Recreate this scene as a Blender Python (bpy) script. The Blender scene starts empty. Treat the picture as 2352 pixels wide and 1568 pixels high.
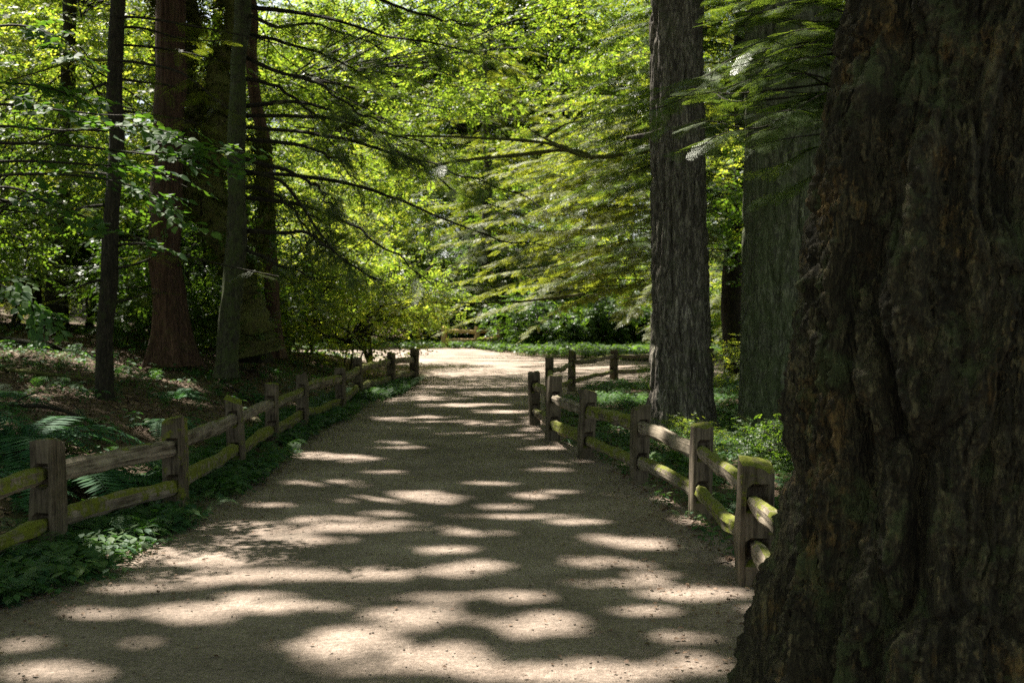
import bpy, math
import numpy as np
from mathutils import Vector, Matrix

rng = np.random.default_rng(11)
C = bpy.context.scene.collection
scn = bpy.context.scene

# ------------------------------------------------------------------ camera
F_PX, W_PX, H_PX = 2613.0, 2352.0, 1568.0
CAM_Z = 1.65
PITCH = math.atan(84 / F_PX)
cd = bpy.data.cameras.new('camera')
cam = bpy.data.objects.new('camera', cd); C.objects.link(cam)
cd.sensor_width = 36; cd.lens = 36 * F_PX / W_PX
cd.dof.use_dof = True; cd.dof.focus_distance = 7.5; cd.dof.aperture_fstop = 4.0
cd.clip_start = 0.05; cd.clip_end = 2000
cam.location = (0, 0, CAM_Z); cam.rotation_euler = (math.pi / 2 - PITCH, 0, 0)
scn.camera = cam

# ------------------------------------------------------------------ light
SUN_AZ, SUN_EL = math.radians(-40), math.radians(60)     # azimuth from the view direction, negative = left
S = np.array([math.sin(SUN_AZ) * math.cos(SUN_EL), math.cos(SUN_AZ) * math.cos(SUN_EL), math.sin(SUN_EL)])
ld = bpy.data.lights.new('sun', 'SUN'); ld.energy = 5.0; ld.angle = math.radians(0.9); ld.color = (1.0, 0.93, 0.84)
sun = bpy.data.objects.new('sun', ld); C.objects.link(sun)
sun.rotation_euler = Vector(S).to_track_quat('Z', 'Y').to_euler(); sun.location = (-20, 10, 40)
w = bpy.data.worlds.new('World'); scn.world = w; w.use_nodes = True
nt = w.node_tree; nt.nodes.clear()
sky = nt.nodes.new('ShaderNodeTexSky'); sky.sky_type = 'NISHITA'; sky.sun_disc = False
sky.sun_elevation = SUN_EL; sky.sun_rotation = SUN_AZ
bgn = nt.nodes.new('ShaderNodeBackground'); bgn.inputs[1].default_value = 0.056
wo = nt.nodes.new('ShaderNodeOutputWorld')
hs = nt.nodes.new('ShaderNodeHueSaturation'); hs.inputs['Saturation'].default_value = .45
nt.links.new(sky.outputs[0], hs.inputs['Color']); nt.links.new(hs.outputs[0], bgn.inputs[0]); nt.links.new(bgn.outputs[0], wo.inputs[0])
scn.view_settings.view_transform = 'Standard'; scn.view_settings.look = 'None'
scn.view_settings.exposure = 1.95; scn.view_settings.gamma = 1.0
scn.render.engine = 'CYCLES'
cy = scn.cycles
cy.max_bounces = 8; cy.diffuse_bounces = 4; cy.glossy_bounces = 2; cy.transmission_bounces = 4
cy.transparent_max_bounces = 4; cy.sample_clamp_indirect = 4.0
cy.use_denoising = False; cy.use_adaptive_sampling = False

# ------------------------------------------------------------------ helpers
def ray(px, py):
    x = (px - W_PX / 2) / F_PX; u = (H_PX / 2 - py) / F_PX
    c, s = math.cos(PITCH), math.sin(PITCH)
    return np.array([x, c + u * s, u * c - s])
def P(px, py, y):                       # point seen at (px,py) at forward distance y
    r = ray(px, py); return np.array([0, 0, CAM_Z]) + r * (y / r[1])
def G(px, py, z=0.0):
    r = ray(px, py); return np.array([0, 0, CAM_Z]) + r * ((z - CAM_Z) / r[2])
def proj(p):
    c, s = math.cos(PITCH), math.sin(PITCH)
    q = np.asarray(p, float) - np.array([0, 0, CAM_Z])
    dep = q[..., 1] * c - q[..., 2] * s; up = q[..., 1] * s + q[..., 2] * c
    dep = np.where(dep < .05, .05, dep)
    return W_PX / 2 + q[..., 0] / dep * F_PX, H_PX / 2 - up / dep * F_PX, dep

def _h(ix, iy, iz, seed):
    n = (ix * 374761393 + iy * 668265263 + iz * 2147483647 + seed * 1274126177) & 0xffffffff
    n = ((n ^ (n >> 13)) * 1274126177) & 0xffffffff
    n = ((n ^ (n >> 16)) * 2246822519) & 0xffffffff
    return ((n ^ (n >> 15)) & 0xffff) / 65535.0
def vn(x, y, z=0.0, seed=0):
    x, y, z = np.broadcast_arrays(np.asarray(x, float), np.asarray(y, float), np.asarray(z, float))
    fx, fy, fz = np.floor(x), np.floor(y), np.floor(z)
    ix, iy, iz = fx.astype(np.int64), fy.astype(np.int64), fz.astype(np.int64)
    u, v, t = x - fx, y - fy, z - fz
    u = u * u * (3 - 2 * u); v = v * v * (3 - 2 * v); t = t * t * (3 - 2 * t)
    def L(a, b, k): return a + (b - a) * k
    r = []
    for dz in (0, 1):
        a = L(_h(ix, iy, iz + dz, seed), _h(ix + 1, iy, iz + dz, seed), u)
        b = L(_h(ix, iy + 1, iz + dz, seed), _h(ix + 1, iy + 1, iz + dz, seed), u)
        r.append(L(a, b, v))
    return L(r[0], r[1], t)
def fbm(x, y, z=0.0, oct=4, seed=0):
    s = 0; a = 1; tot = 0
    for k in range(oct):
        s = s + a * vn(x * 2 ** k, y * 2 ** k, np.asarray(z) * 2 ** k, seed + k * 7); tot += a; a *= .5
    return s / tot

def mesh(name, V, faces, mat, smooth=False, parent=None, loc=None, attrs=None):
    me = bpy.data.meshes.new(name)
    V = np.asarray(V, dtype=np.float32)
    if not isinstance(faces, list): faces = [faces]
    faces = [np.asarray(f, dtype=np.int32) for f in faces if len(f)]
    me.vertices.add(len(V)); me.vertices.foreach_set('co', V.ravel())
    nl = sum(f.size for f in faces); nf = sum(len(f) for f in faces)
    me.loops.add(nl); me.loops.foreach_set('vertex_index', np.concatenate([f.ravel() for f in faces]))
    me.polygons.add(nf)
    tot = np.concatenate([np.full(len(f), f.shape[1]) for f in faces]).astype(np.int32)
    st = np.concatenate([[0], np.cumsum(tot)[:-1]]).astype(np.int32)
    me.polygons.foreach_set('loop_start', st); me.polygons.foreach_set('loop_total', tot)
    me.polygons.foreach_set('use_smooth', np.full(nf, smooth))
    me.update(calc_edges=True)
    if attrs:
        for k, v in attrs.items():
            a = me.attributes.new(k, 'FLOAT', 'POINT'); a.data.foreach_set('value', np.asarray(v, dtype=np.float32))
    for m in (mat if isinstance(mat, list) else [mat]): me.materials.append(m)
    o = bpy.data.objects.new(name, me); C.objects.link(o)
    if parent is not None: o.parent = parent
    if loc is not None: o.location = loc
    return o
def empty(name, loc=(0, 0, 0), rz=0):
    o = bpy.data.objects.new(name, None); C.objects.link(o); o.location = loc; o.rotation_euler = (0, 0, rz)
    o.empty_display_size = .2
    return o
def tag(o, label=None, cat=None, group=None, kind=None):
    if label: o['label'] = label
    if cat: o['category'] = cat
    if group: o['group'] = group
    if kind: o['kind'] = kind
    return o
def copy_tree(o, parent=None):
    c = o.copy(); C.objects.link(c); c.parent = parent
    for ch in list(o.children): copy_tree(ch, c)
    return c
class MB:                               # collects arrays
    def __init__(s): s.V = []; s.F = {}; s.n = 0
    def add(s, V, F):
        V = np.asarray(V, float).reshape(-1, 3)
        for f in (F if isinstance(F, list) else [F]):
            f = np.asarray(f)
            if len(f): s.F.setdefault(f.shape[1], []).append(f + s.n)
        s.V.append(V); s.n += len(V)
    def build(s, name, mat, parent=None, smooth=False, loc=None):
        if not s.V: return None
        return mesh(name, np.concatenate(s.V), [np.concatenate(v) for v in s.F.values()], mat, smooth, parent, loc)
def inst(tpl, pos, R, sc):
    TV, TF = tpl
    pos = np.asarray(pos); n = len(pos)
    if n == 0: return np.zeros((0, 3)), np.zeros((0, 4), int)
    sc = np.asarray(sc, float)
    if sc.ndim == 1: sc = sc[:, None].repeat(3, 1)
    V = np.einsum('nij,ntj->nti', R, TV[None] * sc[:, None, :]) + pos[:, None, :]
    F = TF[None] + (np.arange(n) * len(TV))[:, None, None]
    return V.reshape(-1, 3), F.reshape(-1, TF.shape[1])
def nrm(a): return a / np.maximum(np.linalg.norm(a, axis=-1, keepdims=True), 1e-9)
def frames(axis, up):                   # columns side, axis, normal
    a = nrm(axis); s = nrm(np.cross(a, up)); n = np.cross(s, a)
    return np.stack([s, a, n], -1)
def tube(pts, rad, n=6, rough=0.0, seed=0):
    pts = np.asarray(pts, float); rad = np.asarray(rad, float)
    t = nrm(np.gradient(pts, axis=0))
    up = np.where(np.abs(t[:, 2:3]) > .9, np.array([[1., 0, 0]]), np.array([[0, 0, 1.]]))
    s = nrm(np.cross(t, up)); b = np.cross(t, s)
    th = np.linspace(0, 2 * np.pi, n, endpoint=False)
    rr = rad[:, None] * np.ones((1, n))
    if rough: rr = rr * (1 + rough * (vn(np.arange(len(pts))[:, None] * .9, th[None] * 1.3, seed) - .5) * 2)
    V = pts[:, None] + rr[..., None] * (np.cos(th)[None, :, None] * s[:, None] + np.sin(th)[None, :, None] * b[:, None])
    m = len(pts); i = np.arange(m - 1)[:, None]; j = np.arange(n)[None]
    a = i * n + j; bb = i * n + (j + 1) % n
    F = np.stack([a, bb, bb + n, a + n], -1).reshape(-1, 4)
    return V.reshape(-1, 3), F
def spline(pts, n):
    pts = np.asarray(pts, float); k = len(pts)
    pp = np.vstack([2 * pts[0] - pts[1], pts, 2 * pts[-1] - pts[-2]])
    u = np.linspace(0, k - 1 - 1e-6, n); i = u.astype(int); t = (u - i)[:, None]
    a, b, c, d = pp[i], pp[i + 1], pp[i + 2], pp[i + 3]
    return .5 * ((2 * b) + (-a + c) * t + (2 * a - 5 * b + 4 * c - d) * t ** 2 + (-a + 3 * b - 3 * c + d) * t ** 3)

# ------------------------------------------------------------------ materials
def newmat(name):
    m = bpy.data.materials.new(name); m.use_nodes = True; m.node_tree.nodes.clear(); return m, m.node_tree
class NT:
    def __init__(s, t): s.t = t
    def n(s, typ, ins=None, **kw):
        x = s.t.nodes.new('ShaderNode' + typ)
        for k, v in kw.items(): setattr(x, k, v)
        for k, v in (ins or {}).items():
            if isinstance(v, bpy.types.NodeSocket): s.t.links.new(v, x.inputs[k])
            else: x.inputs[k].default_value = v
        return x
    def noise(s, vec, scale, detail=4, rough=.6, out=0):
        return s.n('TexNoise', {'Vector': vec, 'Scale': scale, 'Detail': detail, 'Roughness': rough}).outputs[out]
    def ramp(s, fac, stops):
        r = s.n('ValToRGB', {'Fac': fac}); e = r.color_ramp.elements
        while len(e) < len(stops): e.new(.5)
        for el, (p, c) in zip(e, stops):
            el.position = p; el.color = (c if len(c) == 4 else (*c, 1)) if not isinstance(c, float) else (c, c, c, 1)
        return r.outputs[0]
    def mix(s, f, a, b, mode='MIX'):
        x = s.t.nodes.new('ShaderNodeMix'); x.data_type = 'RGBA'; x.blend_type = mode
        for k, v in ((0, f), (6, a), (7, b)):
            if isinstance(v, bpy.types.NodeSocket): s.t.links.new(v, x.inputs[k])
            else: x.inputs[k].default_value = v if k == 0 or len(v) == 4 else (*v, 1)
        return x.outputs[2]
    def math(s, op, a, b=0.0, c=0.0, clamp=False):
        x = s.n('Math', {0: a, 1: b, 2: c}, operation=op, use_clamp=clamp); return x.outputs[0]
    def sstep(s, v, lo, hi):
        x = s.n('MapRange', {'Value': v, 'From Min': lo, 'From Max': hi}, interpolation_type='SMOOTHSTEP'); return x.outputs[0]
    def out(s, sh): s.n('OutputMaterial', {'Surface': sh})

def mat_leaf(name, c1, c2, c3, trans=.5, rough=.45, spec=.5, tcol=None, seed=0.0):
    m, t = newmat(name); T = NT(t)
    geo = T.n('NewGeometry'); oi = T.n('ObjectInfo')
    r = geo.outputs['Random Per Island']
    nz = T.noise(geo.outputs['Position'], .9, 2)
    v = T.math('ADD', T.math('MULTIPLY', r, .5), T.math('MULTIPLY', nz, .5))
    v = T.math('ADD', v, T.math('MULTIPLY', T.math('SUBTRACT', oi.outputs['Random'], .5), .25))
    col = T.ramp(v, [(.25, c1), (.5, c2), (.75, c3)])
    tc = T.mix(1.0, col, tcol or (1.6, 1.7, .55), 'MULTIPLY')
    pb = T.n('BsdfPrincipled', {'Base Color': col, 'Roughness': rough, 'Specular IOR Level': spec})
    tr = T.n('BsdfTranslucent', {'Color': tc})
    T.out(T.n('MixShader', {0: trans, 1: pb.outputs[0], 2: tr.outputs[0]}).outputs[0])
    return m
M = {}
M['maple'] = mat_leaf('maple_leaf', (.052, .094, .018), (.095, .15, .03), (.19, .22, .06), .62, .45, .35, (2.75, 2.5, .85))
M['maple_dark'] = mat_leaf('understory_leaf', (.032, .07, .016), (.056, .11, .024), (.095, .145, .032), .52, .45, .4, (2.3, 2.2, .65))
M['conifer'] = mat_leaf('conifer_needles', (.045, .068, .014), (.08, .108, .022), (.13, .15, .038), .55, .48, .4, (2.7, 2.5, .75))
M['hemlock'] = mat_leaf('hemlock_needles', (.045, .08, .026), (.075, .115, .035), (.13, .17, .055), .45, .42, .55, (2.2, 2.2, .6))
M['fern'] = mat_leaf('fern_leaf', (.02, .075, .035), (.034, .105, .042), (.055, .14, .048), .35, .65, .2, (1.5, 1.8, .6))
M['herb'] = mat_leaf('herb_leaf', (.028, .08, .034), (.05, .115, .036), (.09, .15, .04), .38, .6, .3, (1.5, 1.8, .6))
M['broad'] = mat_leaf('broad_leaf', (.03, .075, .03), (.05, .11, .03), (.08, .15, .035), .5, .6, .25, (2.0, 2.0, .5))
M['stone'] = mat_leaf('path_stone', (.10, .08, .06), (.20, .16, .125), (.36, .31, .26), 0.0, .8, .3, (1, 1, 1))
M['litter'] = mat_leaf('dead_leaf', (.07, .04, .022), (.14, .085, .05), (.25, .17, .11), .1, .7, .3, (1, 1, 1))

def mat_bark(name, dark, mid, light, moss=(.05, .07, .015), moss_amt=.35, orange=None, scale=1.0, stretch=.18, bump=.5, mosslo=.52, deep=False):
    m, t = newmat(name); T = NT(t)
    tc = T.n('TexCoord').outputs['Object']
    mp = T.n('Mapping', {'Vector': tc, 'Scale': (6 * scale, 6 * scale, 6 * scale * stretch)}).outputs[0]
    wv = T.n('VectorMath', {0: mp, 1: T.n('VectorMath', {0: T.noise(mp, 1.1, 3, .6, 1), 1: (.7, .7, .7)}, operation='MULTIPLY').outputs[0]}, operation='ADD').outputs[0]
    n1 = T.noise(wv, 1.3, 6, .7); n2 = T.noise(wv, 6.0, 8, .78); n3 = T.noise(tc, 2.3 * scale, 4, .6)
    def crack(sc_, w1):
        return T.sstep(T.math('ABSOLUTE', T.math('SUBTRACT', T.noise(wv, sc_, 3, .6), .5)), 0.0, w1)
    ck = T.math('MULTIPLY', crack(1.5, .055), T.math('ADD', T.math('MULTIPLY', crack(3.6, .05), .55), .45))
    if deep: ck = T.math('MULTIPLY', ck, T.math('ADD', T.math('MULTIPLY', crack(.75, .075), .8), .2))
    col = T.ramp(T.math('ADD', T.math('MULTIPLY', n1, .45), T.math('MULTIPLY', n2, .55)), [(.36, dark), (.5, mid), (.62, light)])
    if orange:
        n4 = T.noise(tc, 3.1, 5, .65)
        col = T.mix(T.math('MULTIPLY', T.sstep(T.math('ADD', T.math('MULTIPLY', n4, .6), T.math('MULTIPLY', n2, .4)), .53, .6), .85), col, orange)
    col = T.mix(T.math('ADD', T.math('MULTIPLY', ck, .75), .25), (dark[0] * .45, dark[1] * .45, dark[2] * .45), col)  # cracks darkened in the colour: bark tone plus painted furrow shade
    geo = T.n('NewGeometry')
    n5 = T.noise(tc, 9.0 * scale, 4, .7)
    mf = T.math('MULTIPLY', T.sstep(T.math('ADD', T.math('MULTIPLY', n3, .6), T.math('MULTIPLY', n5, .4)), mosslo, mosslo + .1), moss_amt, clamp=True)
    col = T.mix(mf, col, moss)
    hgt = T.math('ADD', T.math('MULTIPLY', ck, .9), T.math('ADD', T.math('MULTIPLY', n2, .9), T.math('MULTIPLY', n5, .4)))
    bp = T.n('Bump', {'Strength': bump, 'Distance': .035, 'Height': hgt}).outputs[0]
    pb = T.n('BsdfPrincipled', {'Base Color': col, 'Roughness': .85, 'Specular IOR Level': .25, 'Normal': bp})
    T.out(pb.outputs[0]); return m
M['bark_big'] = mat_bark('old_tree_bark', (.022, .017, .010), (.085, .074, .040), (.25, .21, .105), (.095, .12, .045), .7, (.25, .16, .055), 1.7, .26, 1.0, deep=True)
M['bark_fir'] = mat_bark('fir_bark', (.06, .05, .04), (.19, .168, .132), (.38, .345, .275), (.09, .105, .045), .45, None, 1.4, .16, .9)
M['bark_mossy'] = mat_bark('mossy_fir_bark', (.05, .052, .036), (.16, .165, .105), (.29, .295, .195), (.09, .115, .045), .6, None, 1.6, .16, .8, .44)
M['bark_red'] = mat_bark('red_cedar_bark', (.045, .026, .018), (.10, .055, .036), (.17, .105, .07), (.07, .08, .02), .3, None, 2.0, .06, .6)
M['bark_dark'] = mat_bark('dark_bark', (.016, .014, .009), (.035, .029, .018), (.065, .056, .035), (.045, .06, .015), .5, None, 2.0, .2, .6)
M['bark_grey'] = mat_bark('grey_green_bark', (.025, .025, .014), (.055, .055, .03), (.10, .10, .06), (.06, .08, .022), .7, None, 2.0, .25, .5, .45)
M['moss'] = mat_leaf('hanging_moss', (.04, .05, .01), (.07, .085, .015), (.12, .13, .02), .25, .8, .1, (1.3, 1.3, .6))
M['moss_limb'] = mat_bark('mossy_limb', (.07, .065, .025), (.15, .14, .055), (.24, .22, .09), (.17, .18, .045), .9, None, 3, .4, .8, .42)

def mat_wood(name, dark, light, mosscol, amt, grain_axis='Z'):
    m, t = newmat(name); T = NT(t)
    tc = T.n('TexCoord').outputs['Object']; oi = T.n('ObjectInfo')
    off = T.n('VectorMath', {0: tc, 1: T.n('CombineXYZ', {0: T.math('MULTIPLY', oi.outputs['Random'], 31.0), 1: T.math('MULTIPLY', oi.outputs['Random'], 17.0)}).outputs[0]}, operation='ADD').outputs[0]
    sc = {'Z': (38, 38, 2.2), 'X': (2.2, 38, 38)}[grain_axis]
    mp = T.n('Mapping', {'Vector': off, 'Scale': sc}).outputs[0]
    g = T.noise(mp, 1.0, 5, .7); b = T.noise(off, 5.0, 3, .6)
    col = T.ramp(T.math('ADD', T.math('MULTIPLY', g, .65), T.math('MULTIPLY', b, .35)), [(.38, dark), (.58, light)])
    col = T.mix(T.math('MULTIPLY', T.sstep(T.noise(off, 2.2, 3), .5, .68), .4), col, (dark[0] * 1.5, dark[1] * 1.8, dark[2] * .9))
    nz = T.n('SeparateXYZ', {0: T.n('NewGeometry').outputs['Normal']}).outputs[2]
    mn = T.noise(off, 6.5, 5, .7)
    bias = T.n('Attribute', attribute_name='mossy').outputs['Fac']
    mf = T.math('ADD', T.math('MULTIPLY', nz, .32), T.math('ADD', mn, T.math('SUBTRACT', bias, .5)))
    mf = T.math('MULTIPLY', T.math('MULTIPLY', T.sstep(mf, .60, .70), T.math('ADD', T.math('MULTIPLY', T.sstep(T.noise(off, 16, 4), .38, .52), .6), .4)), amt)
    mc = T.mix(T.noise(off, 40, 3), (mosscol[0] * .55, mosscol[1] * .6, mosscol[2] * .5), (mosscol[0] * 1.5, mosscol[1] * 1.4, mosscol[2]))
    col = T.mix(mf, col, mc)
    hh = T.math('ADD', T.math('MULTIPLY', g, .5), T.math('MULTIPLY', T.math('MULTIPLY', T.noise(off, 70, 3), mf), .8))
    bp = T.n('Bump', {'Strength': .9, 'Distance': .02, 'Height': hh}).outputs[0]
    pb = T.n('BsdfPrincipled', {'Base Color': col, 'Roughness': .85, 'Specular IOR Level': .25, 'Normal': bp})
    T.out(pb.outputs[0]); return m
M['post'] = mat_wood('weathered_post', (.026, .019, .012), (.155, .125, .085), (.13, .15, .014), .95, 'Z')
M['rail'] = mat_wood('weathered_rail', (.05, .038, .024), (.27, .225, .165), (.13, .15, .014), .95, 'X')
M['newwood'] = mat_wood('fresh_wood', (.30, .20, .09), (.52, .37, .18), (.3, .3, .06), .0, 'Z')

# ground & path
def mat_ground():
    m, t = newmat('forest_floor'); T = NT(t)
    tc = T.n('TexCoord').outputs['Object']
    n1 = T.noise(tc, 1.2, 5, .6); n2 = T.noise(tc, 22, 5, .7); n3 = T.noise(tc, 90, 3, .6)
    col = T.ramp(T.math('ADD', T.math('MULTIPLY', n1, .35), T.math('ADD', T.math('MULTIPLY', n2, .4), T.math('MULTIPLY', n3, .25))),
                 [(.36, (.05, .034, .022)), (.5, (.105, .072, .048)), (.64, (.19, .14, .10))])
    col = T.mix(T.math('MULTIPLY', T.sstep(T.noise(tc, .7, 4), .5, .62), .55), col, (.05, .075, .02))
    pd = T.n('Attribute', attribute_name='pathd').outputs['Fac']
    f = T.sstep(T.math('ADD', pd, T.math('MULTIPLY', T.math('SUBTRACT', T.noise(tc, 2.5, 5, .65), .5), .9)), .32, .02)
    col = T.mix(f, col, gravel_col(T, tc))
    bp = T.n('Bump', {'Strength': .8, 'Distance': .03, 'Height': T.math('ADD', n2, T.math('MULTIPLY', n3, .5))}).outputs[0]
    T.out(T.n('BsdfPrincipled', {'Base Color': col, 'Roughness': .92, 'Specular IOR Level': .2, 'Normal': bp}).outputs[0]); return m
def gravel_col(T, tc):
    a = T.noise(tc, .9, 5, .6); b = T.noise(tc, 35, 5, .75); c = T.noise(tc, 160, 2, .6)
    v = T.math('ADD', T.math('MULTIPLY', a, .35), T.math('ADD', T.math('MULTIPLY', b, .35), T.math('MULTIPLY', c, .3)))
    return T.ramp(v, [(.39, (.105, .088, .068)), (.5, (.24, .187, .147)), (.61, (.45, .365, .295))])
def mat_path():
    m, t = newmat('gravel_path'); T = NT(t)
    tc = T.n('TexCoord').outputs['Object']
    col = gravel_col(T, tc)
    vo = T.n('TexVoronoi', {'Vector': tc, 'Scale': 26.0, 'Randomness': 1.0})
    spk = T.sstep(vo.outputs['Distance'], .13, .07)
    msk = T.sstep(T.n('SeparateColor', {0: vo.outputs['Color']}).outputs[0], .72, .76)
    col = T.mix(T.math('MULTIPLY', T.math('MULTIPLY', spk, msk), .75), col, (.07, .05, .035))
    dr = T.math('MULTIPLY', T.sstep(T.noise(T.n('Mapping', {'Vector': tc, 'Scale': (1, .45, 1)}).outputs[0], 1.7, 7, .72), .5, .66), T.math('ADD', T.math('MULTIPLY', T.sstep(T.noise(tc, 48, 4, .7), .42, .6), .8), .2))
    col = T.mix(T.math('MULTIPLY', dr, .55), col, (.105, .072, .048))
    h = T.math('ADD', T.math('MULTIPLY', T.noise(tc, 120, 3, .7), .4), T.math('ADD', T.noise(tc, 14, 5, .65), T.math('MULTIPLY', T.noise(tc, 2.2, 3), 3.5)))
    bp = T.n('Bump', {'Strength': .8, 'Distance': .04, 'Height': h}).outputs[0]
    T.out(T.n('BsdfPrincipled', {'Base Color': col, 'Roughness': .9, 'Specular IOR Level': .25, 'Normal': bp}).outputs[0]); return m

# ------------------------------------------------------------------ terrain
PATH = np.array([(-3.4, -6), (-3.2, 2), (-2.85, 5.6), (-2.45, 7.0), (-2.35, 8.8), (-2.38, 11.3), (-2.5, 14.4), (-2.35, 18.7), (-1.9, 22), (-1.75, 24.6),
                 (-1.9, 28), (-2.9, 32), (-6, 35), (-13, 36.5), (-24, 37.5), (-24, 42), (-13, 40), (-6, 41.5), (-1.6, 43), (-.6, 39.5), (.6, 36), (3.8, 32.9), (9, 31.6), (22, 32),
                 (22, 24), (10, 23.9), (5, 24.6), (2.9, 25.4), (1.7, 23.2), (.95, 20), (.42, 17), (.28, 15.6), (.42, 14.6), (.8, 12.8), (1.12, 10.5), (1.32, 8.2), (1.45, 6.7), (1.7, 4.8), (2.2, 2), (2.4, -6)])
def poly_sd(x, y, poly):                # signed distance, negative inside
    x = np.asarray(x, float); y = np.asarray(y, float)
    d = np.full(x.shape, 1e9); ins = np.zeros(x.shape, bool); n = len(poly)
    for i in range(n):
        ax, ay = poly[i]; bx, by = poly[(i + 1) % n]
        dx, dy = bx - ax, by - ay
        t = np.clip(((x - ax) * dx + (y - ay) * dy) / (dx * dx + dy * dy), 0, 1)
        d = np.minimum(d, np.hypot(x - ax - t * dx, y - ay - t * dy))
        c = ((ay > y) != (by > y)) & (x < (bx - ax) * (y - ay) / (by - ay + 1e-12) + ax)
        ins ^= c
    return np.where(ins, -d, d)
def sm(v, a, b):
    t = np.clip((np.asarray(v, float) - a) / (b - a), 0, 1); return t * t * (3 - 2 * t)
def H(x, y):
    x = np.asarray(x, float); y = np.asarray(y, float)
    d = poly_sd(x, y, PATH)
    left = np.clip(-(x + 3.2), 0, 30)
    bank = (.85 * (1 - np.exp(-left / 3.2)) + .04 * left) * sm(y, 2, 9) * (1 - sm(y, 28, 34))
    hill = sm(y, 46, 110) * 6 + sm(np.abs(x), 14, 60) * 3.5
    bump = (fbm(x * .5, y * .5, 0, 3, 5) - .5) * .35 + (fbm(x * 2.2, y * 2.2, 0, 3, 9) - .5) * .12
    return (bank + hill + bump * sm(d, 1.0, 3.0)) * sm(d, .75, 1.6) + (vn(x * 3, y * 3, 0, 3) - .5) * .03 * sm(d, .1, .8) - .002 * 0

ygrid = np.concatenate([np.arange(-8, 3, .5), np.arange(3, 30, .14), np.arange(30, 50, .4), np.linspace(50, 150, 60)])
xs = np.concatenate([np.linspace(-90, -16, 40), np.arange(-15.6, 12, .14), np.linspace(12.4, 90, 40)])
X, Y = np.meshgrid(xs, ygrid)
Z = H(X, Y); D = poly_sd(X, Y, PATH)
nx, ny = len(xs), len(ygrid)
i = np.arange(ny - 1)[:, None]; j = np.arange(nx - 1)[None]; a = i * nx + j
GF = np.stack([a, a + 1, a + nx + 1, a + nx], -1).reshape(-1, 4)
g = mesh('ground', np.stack([X, Y, Z], -1).reshape(-1, 3), GF, mat_ground(), True, attrs={'pathd': D.ravel()})
tag(g, 'brown leaf-strewn forest floor on both sides of the path', 'ground', kind='structure')
# path sheet: jagged outline, filled
out = []
n = len(PATH)
for k in range(n):
    a0, b0 = PATH[k], PATH[(k + 1) % n]; L = np.hypot(*(b0 - a0)); q = max(2, int(L / .12)) if a0[1] < 30 else max(2, int(L / .4))
    for u in range(q):
        p = a0 + (b0 - a0) * u / q; nn = np.array([b0[1] - a0[1], a0[0] - b0[0]]) / L
        p = p + nn * ((float(fbm(p[0] * 2.1, p[1] * 2.1, 0, 3, 21)) - .5) * .5)
        out.append((p[0], p[1]))
from mathutils.geometry import tessellate_polygon
tri = tessellate_polygon([[Vector((p[0], p[1], 0)) for p in out]])
pv = np.array([(p[0], p[1], .006) for p in out])
tri = np.array(tri)
e1 = pv[tri[:, 1]] - pv[tri[:, 0]]; e2 = pv[tri[:, 2]] - pv[tri[:, 0]]
flip = np.cross(e1, e2)[:, 2] < 0; tri[flip] = tri[flip][:, ::-1]
p_ = mesh('path', pv, tri, mat_path())
tag(p_, 'sandy gravel footpath dappled with sunlight running between rail fences', 'path', kind='structure')

# ------------------------------------------------------------------ foliage templates
def leaf4(L, W, droop=0.0):
    return np.array([(0, 0, 0), (-W / 2, L * .45, -droop * .3), (0, L, -droop), (W / 2, L * .45, -droop * .3)])
def leaf_hex(L, W, fold=.15):
    V = np.array([(0, 0, 0), (-W * .42, L * .25, fold * W), (-W * .5, L * .55, fold * W), (0, L, 0), (W * .5, L * .55, fold * W), (W * .42, L * .25, fold * W)])
    return V
def rot2(V, a, base, up=0.0):
    c, s = math.cos(a), math.sin(a)
    R = np.array([[c, s, 0], [-s, c, 0], [0, 0, 1]])
    W = V.copy(); W = W @ R.T
    W[:, 2] += up * W[:, 1]
    return W + np.asarray(base)
def tpl_frond(n=9, spread=.42, w=.05, droop=.08, seed=0):
    r = np.random.default_rng(seed); V = []; F = []
    for k in range(n):
        t = .04 + .94 * k / n
        for sgn in (-1, 1):
            L = spread * (1 - .72 * t) * (.55 + .45 * min(1, t * 5)) * r.uniform(.8, 1.15)
            v = rot2(leaf4(L, w * r.uniform(.8, 1.3), droop * .6), sgn * math.radians(r.uniform(42, 62)), (0, t + r.uniform(-.02, .02), -droop * t * t))
            F.append(np.arange(4) + len(V) * 4); V.append(v)
    v = rot2(leaf4(.2, w), 0, (0, .92, -droop * .85)); F.append(np.arange(4) + len(V) * 4); V.append(v)
    return np.concatenate(V), np.array(F)
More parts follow.
